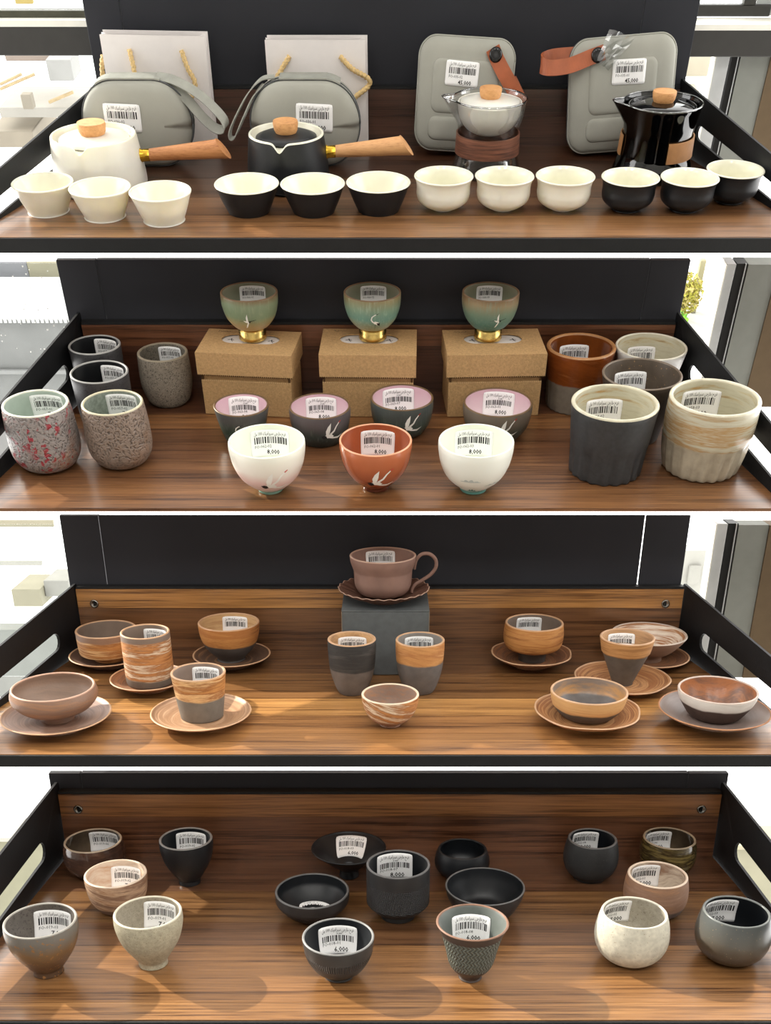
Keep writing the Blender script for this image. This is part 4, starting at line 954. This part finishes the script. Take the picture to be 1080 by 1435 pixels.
fluted('fluted_cup', .3780, -.219, .0506, .0810, .0400, 'mug', 'cream tumbler with brown streaks and a fluted base, near the right rail', swirl('cream_streaked', [(196, 191, 170), (202, 198, 178), (192, 185, 162), (176, 142, 96), (200, 196, 176), (194, 188, 166)], 85, 'z', .35, lower=(.040, (178, 168, 148)), rough=.18, nscale=8), M_CREAMIN, plain('cream_lip2', (214, 208, 186), .15, .5), dict(W=.048, H=.032, th=94, s0=.010, code='FO-058-03', price='8,000'), 22, .038, .080)

# ================================================================ THIRD TRAY
TANS = [(112, 70, 40), (172, 112, 60), (196, 140, 80), (150, 94, 50), (222, 182, 130), (178, 118, 64), (128, 80, 44)]
TANW = [(140, 86, 46), (178, 118, 66), (196, 138, 84), (158, 104, 60), (224, 206, 180), (186, 126, 72), (150, 94, 52)]
SAUC = [(88, 60, 46), (130, 88, 62), (108, 76, 58), (152, 104, 70), (116, 84, 66), (176, 128, 90), (102, 72, 56)]
SAUCT = [(124, 76, 46), (166, 112, 70), (146, 96, 60), (196, 146, 98), (134, 88, 58), (178, 124, 80), (116, 74, 48)]
BROWNS = [(120, 92, 76), (150, 114, 92), (136, 108, 92), (160, 118, 88), (128, 100, 86)]
GREYC = (88, 82, 77)
M_GREYIN = plain('grey_brown_inside', (132, 116, 104), .5, .4, var=.08, scale=30)
M_CLAYRIM = plain('pale_clay_rim', (196, 158, 124), .5, .4)
def saucer(x, y, R, label, mo, rb=.50, H=.0125, wavy=0, mr=None, T=P3, h=0):
    r = root('saucer', T, x, y, h, label, 'saucer', 'saucers')
    out = crom([(rb * R, 0), (rb * R, .0030), (rb * R + .006, .0042), (R * .86, H * .68), (R, H)], 6)
    inn = [(R - .0022, H + .0002), (R * .84, H * .68 + .0024), (R * .62, .0062), (R * .5, .0058), (R * .3, .0058)]
    ph = hash_(label) % 7
    def mod(th, rr, z, i): k = (rr / R) ** 3; return rr * (1 + wavy * k * (sin(5 * th + ph) + .6 * sin(8 * th + 2 * ph))), z + wavy * .02 * k * sin(3 * th + ph)
    body('dish', r, out, inn, mo, mo, mr or M_CLAYRIM, .0022, mod if wavy else None, 96); return r
SZ = .0064
def cup3(x, y, R, H, rb, shape, label, mo, mi, mr=None, tag=None, h=SZ, cat='cup', group='striped clay cups', name='clay_cup', wall=.0026, mod=None):
    return vessel(name, P3, x, y, h, R, H, rb, shape, label, cat, mo, mi, mr, group, wall, tag, mod)
t3 = lambda th=90, s0=.003, W=.033: dict(W=W, H=.024, th=th, s0=s0, code='', line2=False)
saucer(-.334, -.0500, .0472, 'dark brown saucer under the flat tan bowl in the back left corner', swirl('sauc_a', [(84, 64, 54), (110, 84, 70), (96, 74, 62), (124, 94, 78)], 170, 'r', .4))
cup3(-.333, -.0490, .0365, .0370, .0180, 'widecyl', 'flat straight-sided tan bowl in the back left corner, empty, no sticker', swirl('clay_a', TANS, 260, 'z', .5, upper=(.030, (142, 112, 92))), M_GREYIN, M_CLAYRIM)
saucer(-.267, -.131, .0448, 'brown ringed saucer under the tall striped tumbler', swirl('sauc_b', SAUC, 190, 'r', .4))
cup3(-.266, -.129, .0277, .0600, .0255, 'straight', 'tall tan tumbler streaked with white slip, on a brown saucer', swirl('clay_b', TANW, 190, 'z', .55, lower=(.010, (106, 94, 84)), upper=(.0535, (128, 112, 100)), nscale=14), M_GREYIN, M_CLAYRIM, t3(70, .004))
saucer(-.182, -.0505, .0476, 'dark saucer with a pale rim under the half-grey tan bowl by the back board', swirl('sauc_c', [(84, 64, 52), (104, 80, 64), (92, 70, 58), (150, 112, 80), (90, 70, 58)], 170, 'r', .3))
cup3(-.183, -.0495, .0370, .0462, .0170, 'soup', 'tan-banded bowl with a grey lower half, on the dark saucer by the back board', swirl('clay_c', TANW[:2] + TANS[1:5], 150, 'z', .7, lower=(.0235, (80, 76, 74)), nscale=12), swirl('clay_c_in', [(176, 132, 88), (206, 170, 124), (190, 148, 102)], 120, 'z', .6), M_CLAYRIM, t3(84, .003))
saucer(-.343, -.240, .0575, 'large ringed saucer in the front left corner under the low brown bowl', swirl('sauc_d', [(150, 116, 96), (176, 142, 122), (140, 110, 96), (184, 152, 130)], 170, 'r', .3, rough=.4), .56)
cup3(-.343, -.237, .0432, .0352, .0175, 'low', 'low rounded brown bowl on a foot, in the front left corner', swirl('clay_d', BROWNS, 90, 'z', .6, rough=.5), swirl('clay_d_in', [(126, 108, 96), (146, 122, 106), (132, 112, 100)], 60, 'z', .5, rough=.5), plain('rosy_rim', (188, 150, 128), .45, .4))
saucer(-.190, -.234, .0535, 'pale ringed saucer under the half-grey tumbler at the front', swirl('sauc_e', [(136, 100, 74), (190, 150, 116), (160, 122, 92), (206, 170, 138), (150, 112, 84)], 170, 'r', .3, rough=.4))
cup3(-.190, -.230, .0288, .0490, .0218, 'tumbler', 'short tumbler, tan above and grey below, on the pale ringed saucer', swirl('clay_e', TANS[1:], 170, 'z', .5, lower=(.0245, (112, 106, 98))), plain('warm_grey_inside', (140, 122, 110), .45, .4, var=.06), M_CLAYRIM, t3(78, .003))
# grey box with the handled cup
r = root('grey_box', P3, .0070, -.0470, 0, 'plain grey cardboard box holding up the handled teacup', 'box')
G().box(-.0508, .0508, -.0434, .0434, 0, .0775, 0, .0008).obj('box_body', M_GREYBOX, r)
G().box(-.0512, .0512, -.0438, .0438, .0776, .0790, 0, .0005).obj('box_lid', M_GREYBOX, r)
for s in (-1, 1): G().box(s * .0510 - .0004, s * .0510 + .0004, -.0440, -.0434, .0004, .0776).obj('edge_strip', plain('pale_card_edge', (140, 128, 112), .7, .2), r)
M_MOCHA = plain('mocha_clay', (134, 104, 92), .6, .35, var=.07, scale=40, bump=.1); M_MOCHAD = plain('dark_mocha_clay', (98, 70, 58), .6, .35, var=.07, scale=40); M_MOCHAR = plain('mocha_rim', (170, 140, 122), .55, .4)
r = root('saucer', P3, .0050, -.0470, .0796, 'fluted dark brown saucer with a scalloped edge on the grey box', 'saucer', 'saucers')
out = crom([(.022, 0), (.023, .002), (.030, .004), (.046, .010), (.0545, .0150)], 6); inn = [(.0530, .0153), (.045, .0122), (.030, .0062), (.022, .0050), (.010, .0048)]
body('dish', r, out, inn, M_MOCHAD, M_MOCHAD, M_MOCHAR, .0018, lambda th, rr, z, i: (rr * (1 + .016 * max(0, rr / .0545 - .4) * cos(26 * th)), z + .0011 * max(0, rr / .0545 - .35) * cos(26 * th)), 208)
r = root('teacup', P3, .0040, -.0450, .0866, 'mocha brown teacup with a curled handle, on the grey box', 'cup')
out = crom([(.0215, 0), (.0285, .0025), (.0335, .012), (.0345, .024), (.0348, .0285), (.0362, .0325), (.0384, .039), (.0393, .0455)], 6)
inn = [(.0368, .0455), (.0345, .036), (.0322, .030), (.0318, .022), (.030, .012), (.024, .005), (.01, .004)]
body('body', r, out, inn, M_MOCHA, M_MOCHA, M_MOCHAR, .0024)
v, f = tube(crom([(.0372, -.002, .0300), (.0378, -.003, .0355), (.0400, -.003, .0425), (.0465, -.003, .0480), (.0555, -.003, .0475), (.0620, -.003, .0410), (.0622, -.003, .0320), (.0560, -.003, .0235), (.0465, -.003, .0170), (.0390, -.003, .0125), (.0352, -.003, .0070), (.0345, -.003, .0020)], 6), lambda t: .0017 + .0005 * sin(PI * t), 10)
mesh_obj('handle', v, f, M_MOCHA, r); sticker(r, .037, .024, inner_map(inn, 96, .003, .024), '', '', 61)
for sx in (0,): pass
# middle cups
cup3(-.031, -.143, .0272, .0622, .0160, 'beaker', 'tall charcoal cup with a paler grey base, before the grey box', swirl('clay_f', [(44, 44, 45), (60, 59, 58), (50, 50, 50), (74, 72, 70), (48, 48, 48)], 150, 'z', .9, lower=(.0300, (106, 98, 93)), nscale=14), swirl('clay_f_in', [(150, 112, 84), (216, 176, 128), (140, 110, 90)], 60, 'z', .9, nscale=20), M_CLAYRIM, t3(90, .005, .036), h=0)
cup3(.046, -.141, .0276, .0607, .0160, 'beaker', 'tall grey cup with an orange swirled collar, before the grey box', swirl('clay_g', [(150, 98, 56), (206, 152, 94), (176, 118, 70), (216, 170, 116)], 150, 'z', .9, lower=(.0375, (104, 100, 98)), tilt=.15, nscale=14), plain('cool_grey_inside', (146, 140, 134), .4, .4, var=.06), M_CLAYRIM, t3(92, .004, .036), h=0)
cup3(.012, -.239, .0304, .0340, .0112, 'footbowl', 'small marbled tan and white bowl alone at the front centre', swirl('clay_h', TANW, 150, 'z', .7, lower=(.0105, (150, 112, 90)), tilt=.25, nscale=12), swirl('clay_h_in', [(164, 116, 82), (146, 126, 114), (184, 130, 86), (150, 128, 116)], 50, 'z', .9, rough=.35, nscale=14), plain('white_clay_rim', (226, 204, 178), .5, .4), h=0)
# right group
saucer(.186, -.0530, .0492, 'wavy ringed saucer under the tan bowl near the back board', swirl('sauc_f', SAUC, 190, 'r', .3), .45, .0150, .012)
cup3(.187, -.0515, .0350, .0462, .0165, 'waisted', 'tan bowl with a pale ring above its dark foot, on a wavy saucer', swirl('clay_i', TANS[:4] + [(190, 138, 86)], 210, 'z', .8, lower=(.0140, (72, 66, 62))), M_GREYIN, M_CLAYRIM, t3(94, .003))
saucer(.334, -.0490, .0465, 'ringed saucer in the back right corner under the wide shallow bowl', swirl('sauc_g', SAUC, 190, 'r', .3), .45, .0105)
cup3(.3285, -.0485, .0455, .0312, .0185, 'shallow', 'wide shallow bowl with white rings inside, back right corner', swirl('clay_j', [(120, 96, 82), (150, 120, 100), (130, 104, 90)], 90, 'z', .4), swirl('clay_j_in', [(130, 88, 58), (176, 126, 84), (236, 226, 212), (168, 118, 78), (160, 118, 88), (228, 212, 190)], 150, 'r', .3, rough=.4), plain('white_grey_rim', (206, 192, 178), .45, .4))
saucer(.281, -.131, .0550, 'large wavy tan saucer under the cone-shaped cup', swirl('sauc_h', SAUCT, 190, 'r', .3), .48, .0125, .012)
cup3(.2815, -.132, .0308, .0548, .0122, 'conic', 'cone-shaped grey cup with a tan collar, on a wavy tan saucer', swirl('clay_k', [(140, 96, 56), (196, 146, 92), (160, 112, 66), (180, 134, 88)], 240, 'z', .5, lower=(.0375, (96, 89, 82)), rough=.7), swirl('clay_k_in', [(150, 116, 88), (190, 150, 108), (160, 128, 100)], 120, 'z', .5), M_CLAYRIM, t3(94, .004, .034))
saucer(.222, -.236, .0560, 'wavy-edged ringed saucer at the front under the grey-lined bowl', swirl('sauc_i', SAUCT, 200, 'r', .3), .44, .0155, .013)
cup3(.223, -.231, .0408, .0285, .0235, 'open', 'wide tan-rimmed bowl, dark grey inside and below, on the wavy front saucer', swirl('clay_l', [(160, 112, 68), (208, 164, 110), (186, 138, 88)], 200, 'z', .5, lower=(.0135, (86, 81, 77))), swirl('clay_l_in', [(126, 112, 104), (140, 124, 112), (196, 146, 92), (128, 114, 106)], 48, 'z', .1, lower=(.0135, (100, 94, 92)), rough=.32, nscale=4), M_CLAYRIM)
saucer(.357, -.236, .0585, 'smooth grey-mauve saucer in the front right corner', swirl('sauc_j', [(128, 112, 106), (146, 128, 120), (134, 118, 112)], 90, 'r', .3, rough=.32), .42, .0165, .004, plain('orange_clay_rim', (176, 124, 86), .45, .4))
cup3(.3595, -.231, .0416, .0295, .0230, 'open2', 'bowl with a white collar over dark brown, orange inside, front right corner', swirl('clay_m', [(208, 202, 194), (222, 216, 208), (196, 186, 176)], 90, 'z', .6, lower=(.0185, (76, 60, 53)), rough=.7), swirl('clay_m_in', [(140, 88, 58), (170, 112, 74), (122, 92, 78), (184, 130, 92), (150, 98, 66)], 30, 'z', .8, rough=.3, nscale=14), plain('mauve_rim', (196, 178, 166), .45, .4))

# ================================================================ LOWEST TRAY
def cup4(name, x, y, R, H, rb, shape, label, mo, mi, mr=None, tag=None, group=None, wall=.0026, mod=None):
    return vessel(name, P4, x, y, 0, R, H, rb, shape, label, 'cup', mo, mi, mr, group, wall, tag, mod)
tg = lambda th, s0, code, price='', W=.036, H=.026, l2=False: dict(W=W, H=H, th=th, s0=s0, code=code, price=price, line2=l2)
M_TENMOKU = swirl('tenmoku', [(52, 38, 32), (82, 58, 46), (62, 46, 40), (96, 72, 56)], 60, 'z', .6, rough=.08, coat=.3, nscale=10)
M_TENMOKUIN = plain('tenmoku_inside', (92, 80, 66), .06, .6, var=.25, scale=30)
M_OLIVE = swirl('olive_tenmoku', [(40, 34, 24), (92, 80, 44), (56, 46, 30), (120, 106, 62), (48, 38, 28)], 90, 'z', .7, rough=.07, coat=.3, nscale=12)
cup4('glossy_bowl', -.333, -.0375, .0318, .0385, .0175, 'round2', 'glossy dark brown bowl in the back left corner by the screw', M_TENMOKU, M_TENMOKUIN, plain('tenmoku_rim', (176, 160, 140), .15, .5), tg(80, .003, 'FO-019-06', '', .038))
cup4('footed_cup', -.223, -.063, .0288, .0533, .0120, 'goblet', 'narrow matte black cup against the back board, left of the black cone bowl', M_MATTE, M_BLUEBLACK, plain('thin_grey_rim', (128, 126, 124), .4, .4), tg(86, .004, 'FO-019-05', '', .037), 'footed egg cups')
MARB = [(118, 92, 76), (158, 118, 88), (136, 104, 84), (196, 164, 134), (146, 98, 64), (150, 118, 98)]
cup4('marbled_cup', -.287, -.121, .0320, .0410, .0168, 'beaker', 'marbled tan and cream bowl behind the beige footed cup', swirl('marble_a', MARB, 110, 'z', .8, lower=(.0105, (112, 84, 68)), tilt=.1, nscale=12), swirl('marble_a_in', [(190, 140, 100), (220, 206, 190), (176, 136, 108)], 50, 'z', .9, nscale=16), plain('cream_clay_rim', (222, 204, 184), .45, .4), tg(80, .006, 'FO-019-02', '7,000'), 'marbled cups')
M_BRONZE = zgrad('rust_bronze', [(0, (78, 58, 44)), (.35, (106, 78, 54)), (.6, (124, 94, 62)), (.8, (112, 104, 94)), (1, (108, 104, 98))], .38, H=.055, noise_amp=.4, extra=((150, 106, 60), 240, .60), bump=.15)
cup4('footed_cup', -.326, -.241, .0333, .0555, .0140, 'goblet', 'rusty bronze cup in the front left corner casting a shadow', M_BRONZE, speckle('bronze_grey_inside', (104, 98, 92), (80, 74, 70), .58, 500, .5), plain('grey_rim', (150, 146, 138), .4, .4), tg(84, .006, 'FO-019-03', '7,000', .040, .028), 'footed egg cups')
cup4('footed_cup', -.229, -.227, .0318, .0560, .0138, 'goblet', 'beige stoneware cup with a ring foot, beside the rusty bronze cup', speckle('beige_stoneware', (172, 165, 143), (140, 132, 110), .6, 900, .6), speckle('beige_inside', (158, 150, 134), (130, 122, 104), .6, 900, .6), plain('beige_rim', (196, 190, 170), .5, .4), tg(76, .004, 'FO-019-01', '7,000', .036, .028), 'footed egg cups')
# black centre
M_KNURL = None
def relief(name, c, kind, rough=.45, zone=(0, 1), light=None):
    k = N(name, rough, .45); x, y, z = k.sep(); a = k.n('ShaderNodeMath', operation='ARCTAN2'); k.l(y, a.inputs[0]); k.l(x, a.inputs[1]); a = a.outputs[0]
    if kind == 'knurl': h = k.math('MULTIPLY', k.math('SINE', k.math('ADD', k.math('MULTIPLY', a, 60), k.math('MULTIPLY', z, 1500))), k.math('SINE', k.math('SUBTRACT', k.math('MULTIPLY', a, 40), k.math('MULTIPLY', z, 2200))))
    elif kind == 'rib': h = k.math('SINE', k.math('MULTIPLY', a, 90))
    else: h = k.math('SINE', k.math('ADD', k.math('MULTIPLY', a, 46), k.math('MULTIPLY', k.math('SINE', k.math('MULTIPLY', z, 900)), 2)))
    f = k.math('MULTIPLY', k.smooth(z, zone[0] - .0004, zone[0] + .0004), k.math('SUBTRACT', 1, k.smooth(z, zone[1] - .0004, zone[1] + .0004)))
    col = k.ramp(k.noise(60, 3), [(.3, tuple(v * .9 for v in c)), (.7, c)])
    if light: col = k.mix(f, col, k.ramp(h, [(0, tuple(v * .72 for v in light)), (1, light)]))
    k.color(col); k.bump(k.math('MULTIPLY', h, f), .8, .0012); return k.m
M_CHAR = plain('charcoal_clay', (48, 46, 46), .45, .4, var=.08)
M_RIMCH = plain('charcoal_rim', (92, 92, 92), .4, .4)
cup4('cone_bowl', -.046, -.047, .0418, .0345, .0112, 'cone', 'flat black cone-shaped bowl with a big sticker inside, by the back board', M_BLUEBLACK, M_BLUEBLACK, None, tg(86, .004, 'FO-018-03', '6,000', .036, .026), None, .0022)
cup4('dark_bowl', -.081, -.136, .0384, .0290, .0180, 'dome', 'wide black bowl with a fluted base, left of the textured cup', relief('fluted_base_black', (44, 42, 42), 'rib', .45, (.002, .013)), M_BLUEBLACK, M_RIMCH, tg(74, .030, '', '', .044, .016), None, .0026)
cup4('textured_cup', .008, -.136, .0326, .0600, .0180, 'ringed', 'black cup with a carved net-textured middle, centre of the black group', relief('netted_black', (46, 46, 47), 'knurl', .45, (.0175, .0440)), M_BLUEBLACK, M_RIMCH, tg(98, .002, 'FO-018-07', '8,000', .041, .030, True), None, .0026,
     lambda th, r, z, i: (r + (.0007 if (.0447 < z < .0470 or .0150 < z < .0168) and i < 30 else 0), z))
cup4('dark_bowl', .081, -.045, .0272, .0315, .0165, 'round', 'small plain black round bowl behind the wide black one, no sticker', M_BLUEBLACK, M_BLUEBLACK, M_MATTE, None, None, .0026)
cup4('dark_bowl', .098, -.134, .0412, .0335, .0175, 'open2', 'wide smooth black bowl behind the grey-green flared cup', M_CHAR, M_BLUEBLACK, M_RIMCH, tg(-92, .0012, '', '', .036, .014), None, .0020)
cup4('dark_bowl', -.049, -.247, .0336, .0420, .0140, 'footbowl', 'black footed bowl with a grooved shoulder at the front, big sticker inside', relief('grooved_black', (62, 61, 60), 'rib', .42, (.020, .0285)), M_BLUEBLACK, plain('light_rim', (128, 128, 126), .4, .4), tg(94, .006, 'FO-018-01', '6,000', .040, .028, True), None, .0024,
     lambda th, r, z, i: (r - (.0005 if .0298 < z < .0316 and i < 30 else 0), z))
k_ = relief('brushed_celadon', (72, 60, 54), 'hatch', .5, (.0145, .0500), (116, 122, 112))
cup4('flared_cup', .075, -.250, .0335, .0592, .0110, 'bell', 'flared grey-green cup with a hatched body and a brown line below its lip', k_, plain('grey_green_lining', (92, 98, 94), .45, .4, var=.05), plain('terracotta_line', (128, 96, 78), .5, .4), tg(88, .008, 'FO-018-08', '6,000', .040, .027), None, .0024)
# right group
cup4('round_cup', .224, -.050, .0268, .0470, .0180, 'round', 'matte black ball-shaped cup against the back board', speckle('black_stone', (42, 43, 44), (58, 58, 58), .64, 500, .5, bump=.4), M_BLUEBLACK, M_RIMCH, tg(98, .003, 'FO-012-08', '8,000', .033, .024), 'ball-shaped cups')
cup4('glossy_bowl', .314, -.0345, .0290, .0400, .0170, 'round2', 'glossy olive-brown bowl in the back right corner', M_OLIVE, plain('olive_inside', (70, 60, 48), .06, .6, var=.3, scale=30), plain('olive_gloss_rim', (150, 136, 116), .12, .5), tg(104, .004, 'FO-012-06', '8,000', .035, .024))
cup4('marbled_cup', .277, -.129, .0305, .0440, .0172, 'round2', 'rounded marbled tan cup between the olive-brown bowl and the pale speckled cup', swirl('marble_b', MARB[:3] + [(150, 118, 98), (206, 168, 130)], 80, 'z', .9, lower=(.0150, (96, 84, 78)), tilt=-.1, nscale=11), swirl('marble_b_in', [(140, 112, 94), (214, 200, 182), (150, 120, 100), (200, 150, 104)], 40, 'z', 1.2, nscale=20), plain('pale_marble_rim', (222, 202, 182), .45, .4), tg(104, .003, 'FO-012-01', '7,000', .036, .027), 'marbled cups')
cup4('round_cup', .232, -.218, .0312, .0505, .0150, 'round', 'pale speckled ball-shaped cup at the front of the right group', speckle('pale_stone', (196, 192, 176), (150, 132, 108), .655, 600, .6), speckle('pale_stone_inside', (170, 164, 150), (130, 120, 104), .62, 700, .6), plain('pale_stone_rim', (206, 202, 186), .5, .4), tg(112, .003, 'FO-012-02', '7,000', .034, .026), 'ball-shaped cups')
cup4('round_cup', .330, -.216, .0312, .0505, .0150, 'round', 'dark bronze ball-shaped cup in the front right corner by the rail', zgrad('gun_bronze', [(0, (52, 44, 38)), (.4, (84, 74, 62)), (.62, (92, 90, 84)), (1, (76, 80, 80))], .3, H=.05, noise_amp=.4, extra=((150, 132, 100), 500, .66)), M_BLUEBLACK, plain('bronze_lip', (98, 102, 100), .3, .5), tg(104, .003, 'FO-012-03', '7,000', .040, .027), 'ball-shaped cups')
